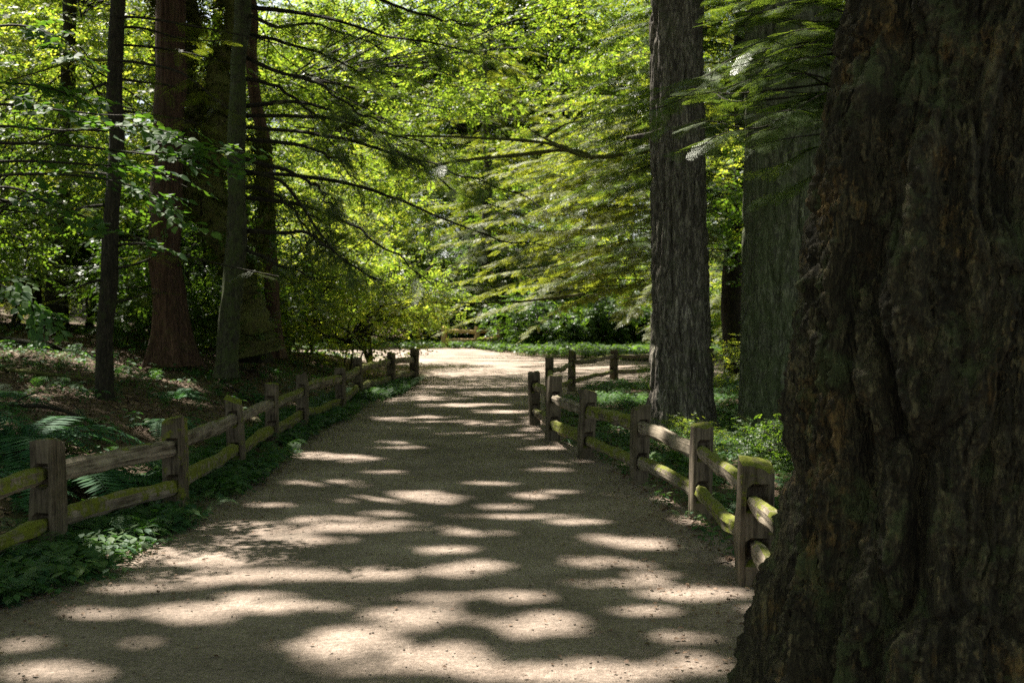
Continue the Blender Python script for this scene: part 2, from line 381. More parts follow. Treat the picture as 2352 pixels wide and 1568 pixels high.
def tpl_fine(seed=0, pairs=8, nn=7, nl=.06, nw=.022):   # detailed hemlock spray, unit length
    r = np.random.default_rng(seed); V = []; F = []
    def q(v): F.append(np.arange(4) + len(V) * 4); V.append(v)
    def stick(p0, p1, w_):
        d = nrm(p1 - p0); s = np.array([d[1], -d[0], 0]) * w_
        q(np.array([p0 - s, p0 + s, p1 + s * .5, p1 - s * .5]))
    stick(np.array([0, 0, 0.]), np.array([0, 1, -.1]), .006)
    for k in range(pairs):
        t = .06 + .9 * k / pairs
        for sgn in (-1, 1):
            L = .46 * (1 - .75 * t) * (.5 + .5 * min(1, t * 4)) * r.uniform(.8, 1.1); a = sgn * math.radians(r.uniform(45, 60))
            b = np.array([0, t + r.uniform(-.02, .02), -.1 * t * t]); d = np.array([math.sin(a), math.cos(a), -.12])
            stick(b, b + d * L, .003)
            m = max(3, int(L / .045))
            for u in range(m):
                c = b + d * L * (u + .5) / m
                for s2 in (-1, 1):
                    q(rot2(leaf4(nl * r.uniform(.8, 1.2), nw), a + s2 * math.radians(58), c + (0, 0, r.uniform(-.003, .003))))
    m = 24
    for u in range(m):
        c = np.array([0, u / m, -.1 * (u / m) ** 2])
        for s2 in (-1, 1): q(rot2(leaf4(nl, nw), s2 * math.radians(58), c))
    return np.concatenate(V), np.array(F)
def tpl_leaves(n=10, L=.22, W=.15, seed=0, hexa=False):    # broadleaf twig, unit length
    r = np.random.default_rng(seed); V = []; F = []
    kk = 6 if hexa else 4
    for k in range(n):
        t = .1 + .9 * k / n; sgn = -1 if k % 2 else 1
        a = sgn * math.radians(r.uniform(25, 80)) if k < n - 1 else 0
        l = L * r.uniform(.75, 1.25)
        v = leaf_hex(l, l * W / L, r.uniform(-.1, .2)) if hexa else leaf4(l, l * W / L, .02)
        # tilt
        th = r.uniform(-.5, .5); c, s = math.cos(th), math.sin(th)
        v = v @ np.array([[c, 0, s], [0, 1, 0], [-s, 0, c]]).T
        v = rot2(v, a, (sgn * r.uniform(0, .08), t, r.uniform(-.04, .04)), r.uniform(-.35, .1))
        F.append(np.arange(kk) + len(V) * kk); V.append(v)
    return np.concatenate(V), np.array(F)
TF = [tpl_frond(9, .42, .055, .1, s) for s in range(3)]
TFINE = [tpl_fine(s) for s in range(2)]
TMED = [tpl_fine(5 + s, 8, 4, .05, .02) for s in range(2)]
TL = [tpl_leaves(10, .24, .17, s) for s in range(3)]
TLH = [tpl_leaves(9, .27, .19, 10 + s, True) for s in range(3)]

def place(mb, tpls, pos, axis, up, sc, r, carve=False):
    k = r.integers(0, len(tpls), len(pos))
    R = frames(axis, up)
    for i, t in enumerate(tpls):
        m = k == i
        if m.any():
            V, F = inst(t, pos[m], R[m], sc[m])
            if carve: F = F[~lit(V[F].mean(1)) & (r.random(len(F)) > .1)]
            mb.add(V, F)

# lit patches on the path: canopy has gaps where these rays pass
PATCH = [(110, 1548, 100, 16), (440, 1412, 90, 20), (640, 1398, 130, 11), (560, 1372, 110, 7), (970, 1418, 112, 28), (1240, 1440, 104, 26), (800, 1482, 140, 32),
         (1000, 1505, 140, 22), (1330, 1548, 220, 26), (1590, 1522, 80, 25), (1600, 1362, 95, 14), (1440, 1247, 105, 15), (1350, 1290, 60, 8), (480, 1326, 170, 13),
         (820, 1318, 200, 11), (1120, 1303, 95, 11), (1020, 1262, 65, 8), (700, 1240, 130, 8), (560, 1242, 80, 12), (545, 1205, 50, 8), (720, 1197, 130, 9),
         (890, 1205, 90, 6), (840, 1150, 110, 8), (975, 1152, 60, 6), (740, 1112, 110, 8), (960, 1134, 55, 4), (790, 1052, 95, 7), (715, 1044, 40, 5), (930, 1018, 80, 4),
         (880, 962, 55, 3.5), (1110, 975, 75, 5), (1000, 958, 60, 3), (1245, 1031, 50, 4), (1270, 1062, 60, 3.5), (1265, 1080, 50, 3), (1160, 1165, 55, 7), (1210, 1140, 50, 5),
         (1060, 930, 90, 4), (990, 915, 90, 4), (1130, 905, 80, 5), (1060, 886, 100, 5), (1120, 855, 150, 20), (220, 1412, 60, 8), (1180, 1370, 80, 9), (1500, 1320, 50, 6), (60, 1480, 50, 6), (1150, 945, 60, 3.5), (930, 985, 50, 3), (1050, 995, 70, 3), (1170, 1000, 50, 3.5), (960, 900, 50, 3), (1080, 872, 110, 4), (900, 1180, 60, 4), (1290, 1130, 50, 4), (1120, 1110, 60, 3.5), (870, 1085, 50, 3.5), (300, 1480, 60, 7), (1480, 1405, 55, 6),
         (1320, 1200, 70, 5), (1100, 1225, 70, 4), (620, 1160, 60, 4), (1400, 870, 120, 6), (1250, 835, 120, 6), (1230, 980, 30, 30), (1550, 1020, 60, 22), (1740, 1105, 60, 40)]
PATCH += [(700, 1322, 430, 9), (750, 1216, 320, 6), (900, 1142, 180, 5), (1120, 1430, 200, 6), (1080, 1534, 300, 10), (1480, 1342, 150, 5), (1200, 1187, 170, 4), (980, 1028, 150, 3), (1040, 968, 160, 3), (1400, 1300, 120, 5), (560, 1262, 120, 5), (1000, 1372, 120, 5), (330, 1352, 150, 5), (1560, 1470, 60, 9)]
PATCH += [(60, 850, 90, 12), (250, 845, 60, 8), (450, 810, 60, 6), (560, 880, 70, 8), (640, 860, 60, 7), (400, 900, 60, 8), (500, 940, 60, 7), (330, 870, 50, 6), (130, 880, 60, 6),
          (300, 1100, 60, 12), (170, 1105, 50, 10), (1640, 930, 50, 14), (1400, 920, 60, 14), (1460, 990, 50, 10), (1620, 1060, 40, 14)]
PA = np.array(PATCH, float); PA[:53, 2] *= 1.1; PA[:53, 3] *= 1.16
SHAFT = np.array([(1.62, 14.1, 2.2, .4), (1.6, 14.1, 3.6, .4), (1.55, 14.1, 4.8, .45), (1.5, 14.1, 6.2, .5), (2.85, 13.7, 2.2, .3), (2.8, 13.7, 3.4, .3), (2.8, 9.8, 3.2, .55), (2.2, 9.8, 3.0, .45), (2.6, 9.9, 2.75, .4),
                  (1.9, 10.3, 3.6, .4), (2.0, 10.2, 4.1, .4), (3.0, 10.0, 4.0, .4), (1.35, 8.9, .55, .3), (1.25, 9.8, .55, .22), (1.43, 6.8, .68, .16), (1.36, 6.1, .5, .3), (1.4, 7.4, .45, .2), (2.4, 19.4, .7, .9), (1.9, 12.4, 1.0, .4), (2.3, 11.6, .8, .35),
                  (-3.0, 8.8, 2.9, .5), (-2.6, 9.0, 2.5, .4), (-3.6, 8.8, 2.9, .35), (-3.4, 8.6, .25, .3), (-2.85, 7.9, .6, .22), (-3.0, 26, 1.2, 2.6), (-5.5, 24.5, 1.5, 2.0), (-6.5, 17, .7, .7), (-4.8, 19.5, .6, .6),
                  (-8, 15, .5, .7), (-9, 19, .8, .8), (-6.5, 12.2, .4, .45), (.55, 13.6, .5, .25), (1.2, 12.0, .4, .25), (-10, 24, 3, 1.6), (-8.5, 27, 5, 1.6), (-7, 29, 3, 1.5), (-12, 22, 4.5, 1.5), (5.5, 20, 3, 1.2), (6, 22, 5, 1.3), (4.0, 19, 4.5, .8), (2.5, 10.1, 2.4, .35), (3.2, 9.6, 3.6, .4), (1.6, 10.4, 3.3, .35), (-4.9, 19.5, 3, .5), (-5.1, 19.4, 5, .5), (-4.4, 17, 2.0, .3), (-5.5, 14, .4, .5), (-7, 16, .7, .6), (-6.2, 19, .8, .5), (-4.6, 15.5, .4, .35), (-3.9, 12.6, .2, .3), (-5.2, 11, .4, .3), (-9, 21, 5, 1.4), (-7, 26, 4, 1.8), (-5, 28, 3, 1.5), (-12, 28, 4, 2.0), (-8, 17.5, .8, .5), (-6.8, 13.8, .5, .4), (-10, 17, .8, .7), (-5.2, 17.2, .6, .4), (-6.5, 22.5, 3, 1.1), (-11.5, 25, 6, 1.3), (-4.5, 23, 6, .9), (-1.2, 45, 1, 1.2)])
def lit(p, grow=1.0):
    g_ = p - S[None] * (p[:, 2:3] / S[2])
    u, v, dep = proj(g_); ok = (g_[:, 1] > 1.5)
    r = np.zeros(len(p), bool)
    wob = 1 + 1.9 * (fbm(g_[:, 0] * 2.6, g_[:, 1] * 5.0, 0, 3, 77) - .5) - .5 * (np.sin(p[:, 0] * 371.3 + p[:, 1] * 917.1) > .86)
    for cx, cy_, rx, ry in PA:
        padx = .04 * F_PX / np.maximum(dep, 2); pady = padx * (CAM_Z / np.maximum(dep, 2))
        r |= ((u - cx) / (rx * grow + padx)) ** 2 + ((v - cy_) / (ry * grow + pady)) ** 2 < wob
    r &= ok
    for cx, cy_, cz, R_ in SHAFT:
        q = p - [cx, cy_, cz]; t = q @ S
        r |= (t > 1.5) & (((q - t[:, None] * S) ** 2).sum(1) < (R_ ** 2) * wob)
    return r

# ------------------------------------------------------------------ trunks
def trunk_arr(pts, rad, nth, nz, kind='fir', seed=0, flare=0.0, flare_h=.6, zrows=None, lobes=5, depth=None):
    pts = np.asarray(pts, float)
    u = np.linspace(0, 1, nz) if zrows is None else zrows
    k = np.linspace(0, 1, len(pts))
    sp = spline(pts, 400); kk = np.linspace(0, 1, 400)
    c = np.stack([np.interp(u, kk, sp[:, i]) for i in range(3)], -1)
    r = np.interp(u, k, rad)
    if kind not in ('big', 'fir'):
        zz_ = c[:, 2] - c[0, 2]
        for q_ in (0, 1): c[:, q_] += ((vn(zz_ * .55, seed + q_ * 7.3, 0, 3) - .5) * .22 + (vn(zz_ * 1.7, seed + q_ * 3.3, 0, 4) - .5) * .07) * np.clip(zz_ / 2, 0, 1)
        r = r * (1 + (vn(zz_ * 1.1, seed, 0, 8) - .5) * .22)
    th = np.linspace(0, 2 * np.pi, nth, endpoint=False)
    TH, R_ = np.meshgrid(th, r); hz = (c[:, 2] - c[0, 2])[:, None] * np.ones((1, nth))
    ct, st = np.cos(TH), np.sin(TH)
    rr = R_.copy()
    if flare: rr = rr + R_[0, 0] * flare * np.exp(-np.maximum(hz, 0) / flare_h) * (.55 + .9 * np.maximum(0, np.cos(TH * lobes / 1.0 + seed)) ** 2 * .6 + .5 * vn(ct * 1.5 + 5, st * 1.5 + 5, hz * .4, seed))
    Rm = R_.mean()
    if kind == 'fir':
        dd = depth or .045; f = 10.0
        wx = (fbm(ct * R_ * 5, st * R_ * 5, hz * 3, 3, seed + 2) - .5) * 1.4
        a = vn(ct * R_ * f + wx, st * R_ * f + wx, hz * 1.9, seed + 1); a = 1 - np.abs(2 * a - 1) * 2.2
        b = fbm(ct * R_ * 24, st * R_ * 24, hz * 9, 3, seed + 3)
        rr += -dd * np.clip(a, 0, 1) ** 1.5 + (b - .5) * dd * .5
    elif kind == 'big':
        dd = depth or .135
        wx = (fbm(ct * R_ * 2.5, st * R_ * 2.5, hz * 1.6, 4, seed + 2) - .5) * 1.7
        wz = (fbm(ct * R_ * 2, st * R_ * 2, hz * 1.5, 2, seed + 8) - .5) * 1.6
        def plate(f, zs, k, sd):
            a_ = vn(ct * R_ * f + wx * f / 6, st * R_ * f + wx * f / 6, hz * zs + wz, seed + sd)
            return np.clip(np.abs(2 * a_ - 1) * k, 0, 1)
        p1, p2, p3 = plate(5.5, .75, 2.0, 1), plate(12, 2.2, 2.0, 11), plate(30, 8, 2.0, 21)
        b = fbm(ct * R_ * 20 + wx, st * R_ * 20, hz * 15, 4, seed + 3)
        e = fbm(ct * R_ * 60, st * R_ * 60, hz * 60, 3, seed + 5)
        rr += -dd * (1 - p1) ** 1.2 - dd * .38 * (1 - p2) - dd * .2 * (1 - p3) + (b - .5) * dd * .5 + (e - .5) * dd * .26 + (fbm(ct * 1.2, st * 1.2, hz * .9, 2, seed + 4) - .5) * .16
    elif kind == 'cedar':
        b = fbm(ct * R_ * 22, st * R_ * 22, hz * 1.2, 4, seed + 3); rr += (b - .5) * .05 + (vn(ct * 2, st * 2, hz * .5, seed) - .5) * .08 * R_
    elif kind == 'moss':
        b = fbm(ct * R_ * 6, st * R_ * 6, hz * 3, 4, seed + 3); rr += (b - .5) * .2 + (fbm(ct * 3, st * 3, hz * 8, 3, seed) - .5) * .1
    else:
        b = fbm(ct * R_ * 14, st * R_ * 14, hz * 3, 3, seed + 3); rr += (b - .5) * .25 * R_
    V = np.stack([c[:, 0:1] + rr * ct, c[:, 1:2] + rr * st, c[:, 2:3] + 0 * rr], -1).reshape(-1, 3)
    i = np.arange(nz - 1)[:, None]; j = np.arange(nth)[None]; a = i * nth + j; b = i * nth + (j + 1) % nth
    return V, np.stack([a, b, b + nth, a + nth], -1).reshape(-1, 4)

# crown of conifer boughs; returns foliage MB and wood MB
def conifer_crown(r, fol, wood, base, z0, z1, rad0, rad1, nb, tpls=TF, fsize=.55, perm=9.0, carve=False, az=None, droop=.25, keep=1.0, wr=.02, lean=None):
    for k in range(nb):
        t = (k + r.uniform(0, 1)) / nb; z = z0 + (z1 - z0) * t
        L = (rad0 + (rad1 - rad0) * t) * r.uniform(.7, 1.15)
        a = r.uniform(0, 2 * np.pi) if az is None else r.uniform(*az)
        d = np.array([math.cos(a), math.sin(a), 0]); side = np.array([-d[1], d[0], 0])
        m = 8; u = np.linspace(0, 1, m)[:, None]
        dr = droop * r.uniform(.6, 1.5)
        cen = np.array([base[0], base[1], z]) if lean is None else np.array([*lean(z), z])
        pts = cen + d * L * u + side * (r.uniform(-.22, .22) * L * u ** 2 + r.uniform(-.05, .05) * L * np.sin(u * 6)) + np.array([0, 0, 1.]) * (L * (.10 * u - dr * u ** 2))
        nf = max(4, int(L * perm))
        tt = r.uniform(.15, 1, nf) ** .8
        pos = np.stack([np.interp(tt, u[:, 0], pts[:, i]) for i in range(3)], -1)
        sg = r.choice([-1, 1], nf); ang = np.radians(r.uniform(35, 75, nf)) * (1 - .6 * (tt > .9))
        ax = d[None] * np.cos(ang)[:, None] + side[None] * (sg * np.sin(ang))[:, None] + np.array([0, 0, -1.]) * (r.uniform(.05, .45, nf))[:, None]
        up = np.array([[0, 0, 1.]]) + r.normal(0, .22, (nf, 3))
        sc = fsize * (1 - .45 * tt) * r.uniform(.75, 1.3, nf)
        if len(pos): place(fol, tpls, pos, ax, up, sc, r, carve)
        if wood is not None:
            V, F = tube(pts, np.linspace(wr * (.3 + L * .13), .003, m), 4); wood.add(V, F)

def broad_crown(r, fol, wood, start, cen, ext, pads, per, tpls=TL, lsize=.42, carve=False, padr=(.5, 1.3), flat=.16, wr=.03, wprob=1.0):
    cen = np.asarray(cen, float); ext = np.asarray(ext, float)
    for k in range(pads):
        v = nrm(r.normal(size=3)) * r.uniform(.25, 1) ** .5; c = cen + v * ext; pr = r.uniform(*padr)
        m = per; th = r.uniform(0, 2 * np.pi, m); q = np.sqrt(r.uniform(0.02, 1, m)) * pr
        tilt = r.normal(0, .22, 2)
        pos = np.stack([c[0] + q * np.cos(th), c[1] + q * np.sin(th), c[2] + r.normal(0, flat * pr, m)], -1)
        pos[:, 2] += (pos[:, 0] - c[0]) * tilt[0] + (pos[:, 1] - c[1]) * tilt[1] - .15 * q ** 2 / pr
        ax = np.stack([np.cos(th), np.sin(th), r.uniform(-.5, .15, m)], -1) + r.normal(0, .45, (m, 3))
        up = np.array([[0, 0, 1.]]) + r.normal(0, .3, (m, 3))
        sc = lsize * r.uniform(.7, 1.25, m)
        if len(pos): place(fol, tpls, pos, ax, up, sc, r, carve)
        if wood is not None and r.random() < wprob:
            s0 = start + (cen - start) * r.uniform(.2, .8); mid = (s0 + c) / 2 + r.normal(0, .25, 3)
            pts = spline([s0, mid, c, c + (c - mid) * .3], 8)
            V, F = tube(pts, np.linspace(wr, .006, 8), 4); wood.add(V, F)

# ================================================================== BIG FOREGROUND TREE
def big_tree():
    cx, cy = 1.56, 4.15
    z = float(H(cx, cy))
    t = empty('old_tree', (cx, cy, 0))
    tag(t, 'huge old tree with deeply furrowed dark mossy bark in the right foreground', 'tree')
    zr = np.concatenate([np.linspace(0, 3.4 / 16, 430), np.linspace(3.4 / 16 + .002, 1, 90)])
    pts = [(0.0, 0, -.1), (.06, 0, 1.0), (.13, 0, 2.2), (.17, 0, 4), (.2, 0, 16)]
    k = np.linspace(0, 1, 17)
    zz = k * 16
    c = np.stack([np.interp(zz, [0, 1, 1.8, 2.85, 4, 16], [-.02, 0, .0, .13, .2, .4]), 0 * zz, zz - .15], -1)
    rad = np.interp(zz, [0, .5, 1, 1.8, 2.9, 5, 16], [.62, .60, .58, .58, .51, .48, .34])
    # denser rows low down
    u = zr
    V, F = trunk_arr(c, rad, 560, len(u), 'big', 3, .62, .42, zrows=u, lobes=4)
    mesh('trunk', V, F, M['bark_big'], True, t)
    fol, wood = MB(), MB(); r = np.random.default_rng(5)
    conifer_crown(r, fol, wood, (.2, 0), 7.5, 15, 4.5, 2.5, 34, fsize=.8, perm=7)
    fol.build('crown', M['conifer'], t); wood.build('limbs', M['bark_dark'], t)
big_tree()

# ================================================================== RIGHT TRUNKS
def big_trunk(name, label, px_c, py_base, d, wpx, mat, kind, seed, zb=None, H_=18, flare=.25, crown=True, dep=.05, top_shift=0, ratio=.75, nth=300, nz=520, flare_h=.5, cz=9.5, az=None, crad=(4.5, 3)):
    b = P(px_c, py_base, d); z = b[2]
    zr = np.concatenate([np.linspace(0, 8.5 / H_, int(nz * .85)), np.linspace(8.5 / H_ + .004, 1, nz - int(nz * .85))]) if H_ > 10 else None
    t = empty(name, (b[0], d, z)); tag(t, label, 'tree')
    R0 = wpx * d / F_PX / 2
    k = np.linspace(0, 1, 12)
    c = np.stack([top_shift * k * 1.0, 0 * k, -.25 + k * H_], -1)
    V, F = trunk_arr(c, R0 * (1 - (1 - ratio) * k), nth, nz, kind, seed, flare, flare_h, depth=dep, zrows=zr)
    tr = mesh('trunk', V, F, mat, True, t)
    if crown:
        fol, wood = MB(), MB(); r = np.random.default_rng(seed + 100)
        off = Vector((b[0], d, z))
        conifer_crown(r, fol, wood, (b[0], d), cz, H_, crad[0], crad[1], 42, fsize=.8, perm=7, carve=True, az=az)
        for mb, nm, mt in ((fol, 'crown', M['conifer']), (wood, 'limbs', M['bark_dark'])):
            o = mb.build(nm, mt, t)
            if o: o.location = (-b[0], -d, -z)
    return t
T1 = big_trunk('fir_tree', 'tall grey-brown furrowed fir trunk rising behind the right rail fence', 1566, 990, 14.4, 140, M['bark_fir'], 'fir', 21, dep=.055, ratio=.62, top_shift=-.3, flare=.5, cz=9, H_=18)
T2 = big_trunk('fir_tree', 'broad green-tinged trunk standing between the fir and the foreground tree', 1815, 1012, 14.0, 232, M['bark_mossy'], 'fir', 33, dep=.045, ratio=.75, flare=.15, cz=9, H_=18)

# ================================================================== LEFT TRUNKS
L1 = big_trunk('slim_tree', 'slim dark leaning trunk at the left standing alone on the bank beyond the fence', 240, 930, 14.0, 38, M['bark_dark'], 'plain', 41, ratio=.5, top_shift=.5, flare=.5, nth=40, nz=160, flare_h=.2, H_=14, cz=6.5, crad=(3.8, 2))
L2 = big_trunk('cedar_tree', 'reddish-brown straight cedar trunk with a flared base on the left bank', 395, 805, 19.0, 70, M['bark_red'], 'cedar', 43, ratio=.6, flare=.75, nth=90, nz=220, flare_h=.55, H_=18, cz=9, dep=.03)
L4 = big_trunk('grey_barked_tree', 'pale greenish-grey slender tree whose bare boughs sweep over the path', 520, 828, 17.0, 47, M['bark_grey'], 'plain', 47, ratio=.25, top_shift=.85, flare=.25, nth=48, nz=200, flare_h=.3, H_=15, cz=7.5)
L6 = big_trunk('leaning_tree', 'leaning red-brown trunk beside the dark stump-like base at the left', 632, 792, 22.0, 36, M['bark_red'], 'cedar', 49, ratio=.35, top_shift=-.8, flare=.4, nth=60, nz=160, flare_h=.4, H_=13, crown=False)
def limb(t, name, pts, rad, mat, n=8, rough=.2, m=24, seed=0):
    V, F = tube(spline(pts, m), np.interp(np.linspace(0, 1, m), np.linspace(0, 1, len(rad)), rad), n, rough, seed)
    o = mesh(name, V, F, mat, True, t)
    o.location = [-v for v in t.location]; return o
# mossy maple, forked
def mossy_maple():
    d = 19.5; b = P(575, 792, d)
    t = empty('mossy_maple', b); tag(t, 'gnarled forked maple shaggy with moss and ferns on the left bank', 'tree')
    r = np.random.default_rng(8)
    px = d / F_PX
    wood = MB()
    def lim(pts, rad, m=60, n=26, rg=.3, s=0):
        q = spline(pts, m); q = q + (np.stack([vn(np.arange(m) * .23, s + k * 9.1, 0, 5) for k in range(3)], -1) - .5) * .16
        V, F = tube(q, np.interp(np.linspace(0, 1, m), np.linspace(0, 1, len(rad)), rad), n, rg, s)
        c_ = q.repeat(n, 0); V = c_ + (V - c_) * (1 + .55 * (fbm(V[:, 0] * 5, V[:, 1] * 5, V[:, 2] * 5, 3, s) - .45))[:, None]; wood.add(V, F)
    lim([P(590, 812, d + .5), P(572, 720, d + .4), P(548, 640, d + .2), P(520, 560, d), P(486, 480, d), P(488, 380, d), P(512, 260, d), P(506, 150, d), P(528, 60, d), P(520, -80, d)], [.44, .28, .22, .22, .27, .25, .21, .17, .16, .12], m=110, s=1)
    lim([P(505, 525, d), P(452, 450, d), P(430, 360, d), P(446, 250, d), P(428, 130, d), P(438, 40, d), P(430, -80, d)], [.2, .22, .15, .15, .12, .11, .1], m=80, s=2)
    lim([P(440, 200, d), P(405, 130, d), P(385, 40, d), P(350, -60, d)], [.1, .09, .07, .05], s=4)
    lim([P(560, 640, d + .3), P(596, 520, d + .4), P(602, 400, d + .4), P(590, 300, d + .4)], [.14, .11, .07, .04], s=5)
    tk = wood.build('trunk', M['moss_limb'], t, True); tk.location = [-v for v in b]
    # hanging moss and polypody tufts
    fol = MB()
    V = np.concatenate(wood.V); idx = r.integers(0, len(V), 5200)
    pos = V[idx] + r.normal(0, .03, (5200, 3)); pos = pos[pos[:, 2] > b[2] + 1.2]
    n_ = len(pos)
    ax = r.normal(0, 1, (n_, 3)) * [1, 1, .4] + [0, 0, -.6]
    place(fol, TL, pos, ax, r.normal(0, 1, (n_, 3)), r.uniform(.08, .26, n_), r)
    o = fol.build('moss', M['moss'], t); o.location = [-v for v in b]
    cr = MB(); wd = MB()
    broad_crown(r, cr, wd, P(460, 100, d), P(470, -420, d), (4.0, 4.0, 2.0), 46, 26, lsize=.5, carve=True)
    o = cr.build('crown', M['maple'], t); o.location = [-v for v in b]
    o = wd.build('limbs', M['bark_dark'], t); o.location = [-v for v in b]
mossy_maple()
# dark broad old base
STB = big_trunk('dark_stump_tree', 'dark broad tapering old trunk between the grey tree and the leaning red one', 578, 800, 20.8, 66, M['bark_dark'], 'fir', 61, ratio=.1, top_shift=-.15, flare=.45, nth=90, nz=120, H_=3.4, crown=False, dep=.05)

# bare boughs of the grey tree sweeping right
BR = [
 [(563, 16), (715, 33), (879, 78), (1043, 103), (1180, 150)], [(551, 76), (653, 98), (756, 135), (860, 190)],
 [(690, -60), (871, 0), (990, 37), (1080, 70)], [(548, 246), (674, 236), (790, 262), (850, 290), (930, 345)],
 [(548, 266), (694, 268), (838, 291), (920, 316), (1063, 336)], [(548, 291), (715, 307), (838, 332), (961, 369), (1084, 410), (1207, 447)],
 [(548, 318), (694, 334), (776, 369), (838, 430)], [(760, 262), (838, 287), (900, 344), (981, 385), (1063, 451), (1207, 492)],
 [(545, 390), (633, 410), (686, 463), (727, 525), (813, 611), (880, 643)], [(545, 361), (686, 402), (735, 439), (764, 488)],
 [(545, 398), (694, 404), (838, 430), (920, 463), (1022, 508), (1166, 549), (1290, 586)], [(542, 451), (694, 471), (797, 512), (858, 553), (940, 607), (1000, 660)],
 [(540, 528), (640, 533), (715, 537), (764, 578), (809, 615), (879, 650)], [(560, 130), (650, 170), (740, 200), (830, 260), (900, 300)],
 [(560, 180), (640, 200), (720, 260), (770, 330)], [(545, 430), (620, 440), (690, 500), (740, 590)],
 [(540, 560), (600, 590), (660, 610), (720, 650)], [(560, 30), (640, 60), (740, 60), (900, 120)]]
def grey_boughs():
    r = np.random.default_rng(17); d0 = 17.0
    fol = MB()
    for k, tr in enumerate(BR):
        dd = d0 + .1; de = d0 + r.uniform(-2.2, 1.5)
        q = np.linspace(0, 1, len(tr)); pts = [P(px, py, dd + (de - dd) * u) for (px, py), u in zip(tr, q)]
        sp = spline(pts, 40)
        sp = sp + (np.stack([vn(np.arange(40) * .31, k * 3.3 + a_ * 9.1, 0, 5) for a_ in range(3)], -1) - .5) * .16 * np.linspace(0, 1, 40)[:, None]
        # twigs drooping off each bough
        tw = MB(); V, F = tube(sp, np.interp(np.linspace(0, 1, 40), [0, .33, .66, 1], [.034 if k % 3 else .042, .026, .016, .006]), 5, .2, k); tw.add(V, F)
        for i in range(22):
            u = r.uniform(.2, 1); p0 = sp[int(u * 39)]; L = r.uniform(.25, .9); s = r.choice([-1, 1])
            dirv = nrm(np.array([r.uniform(.2, 1), s * r.uniform(.3, 1), -r.uniform(.2, .8)]))
            p2 = p0 + dirv * L; pm = (p0 + p2) / 2 + [0, 0, .05]
            pp = spline([p0, pm, p2 + [0, 0, -.06 * L]], 6); V, F = tube(pp, np.linspace(.007, .002, 6), 3); tw.add(V, F)
            if r.random() < .5 and u > .35:
                n = 6; tt = r.uniform(.3, 1, n); pos = p0 + dirv * L * tt[:, None]
                ax = dirv[None] + r.normal(0, .5, (n, 3)); place(fol, TMED, pos, ax, np.array([[0, 0, 1.]]) + r.normal(0, .25, (n, 3)), r.uniform(.2, .4, n), r)
        o = tw.build('bough', M['bark_dark'], L4); o.location = [-v for v in L4.location]
    o = fol.build('bough_foliage', M['hemlock'], L4); o.location = [-v for v in L4.location]
grey_boughs()
# thin side branches of the slim left tree
def slim_boughs():
    r = np.random.default_rng(19); d0 = 14.0; fol = MB()
    trs = [[(253, 38), (330, 42), (430, 58), (560, 82), (650, 105)], [(253, 62), (330, 66), (420, 90), (530, 95)], [(253, 102), (340, 108), (430, 122), (540, 150)],
           [(253, 138), (330, 146), (420, 170), (500, 232), (540, 260)], [(245, 138), (170, 140), (90, 165), (0, 190)], [(245, 190), (190, 220), (150, 290)],
           [(250, 178), (320, 188), (400, 200), (470, 236)], [(250, 565), (330, 560), (420, 585), (520, 610), (640, 635)], [(248, 550), (330, 552), (360, 546)],
           [(246, 300), (150, 300), (60, 330), (-20, 330)], [(246, 400), (160, 395), (70, 402)], [(246, 470), (180, 480), (110, 520)], [(250, 620), (330, 600), (400, 560)],
           [(250, 700), (320, 680), (380, 670)], [(246, 640), (190, 655), (120, 700)], [(250, 250), (330, 262), (420, 275), (470, 290)]]
    for k, tr in enumerate(trs):
        de = d0 + r.uniform(-1.2, 1.2); q = np.linspace(0, 1, len(tr)); pts = [P(px, py, d0 + (de - d0) * u) for (px, py), u in zip(tr, q)]
        limb(L1, 'bough', pts, [.02, .013, .006], M['bark_dark'] if k != 4 else M['moss_limb'], 4, .15, 20, k)
        sp = spline(pts, 40)
        n = 11; u = (r.uniform(.25, 1, n) * 39).astype(int); pos = sp[u] + r.normal(0, .03, (n, 3))
        ax = r.normal(0, 1, (n, 3)) * [1, 1, .25] + [0, 0, -.15]
        place(fol, TMED, pos, ax, np.array([[0, 0, 1.]]) + r.normal(0, .25, (n, 3)), r.uniform(.2, .42, n), r)
    o = fol.build('bough_foliage', M['conifer'], L1); o.location = [-v for v in L1.location]
slim_boughs()

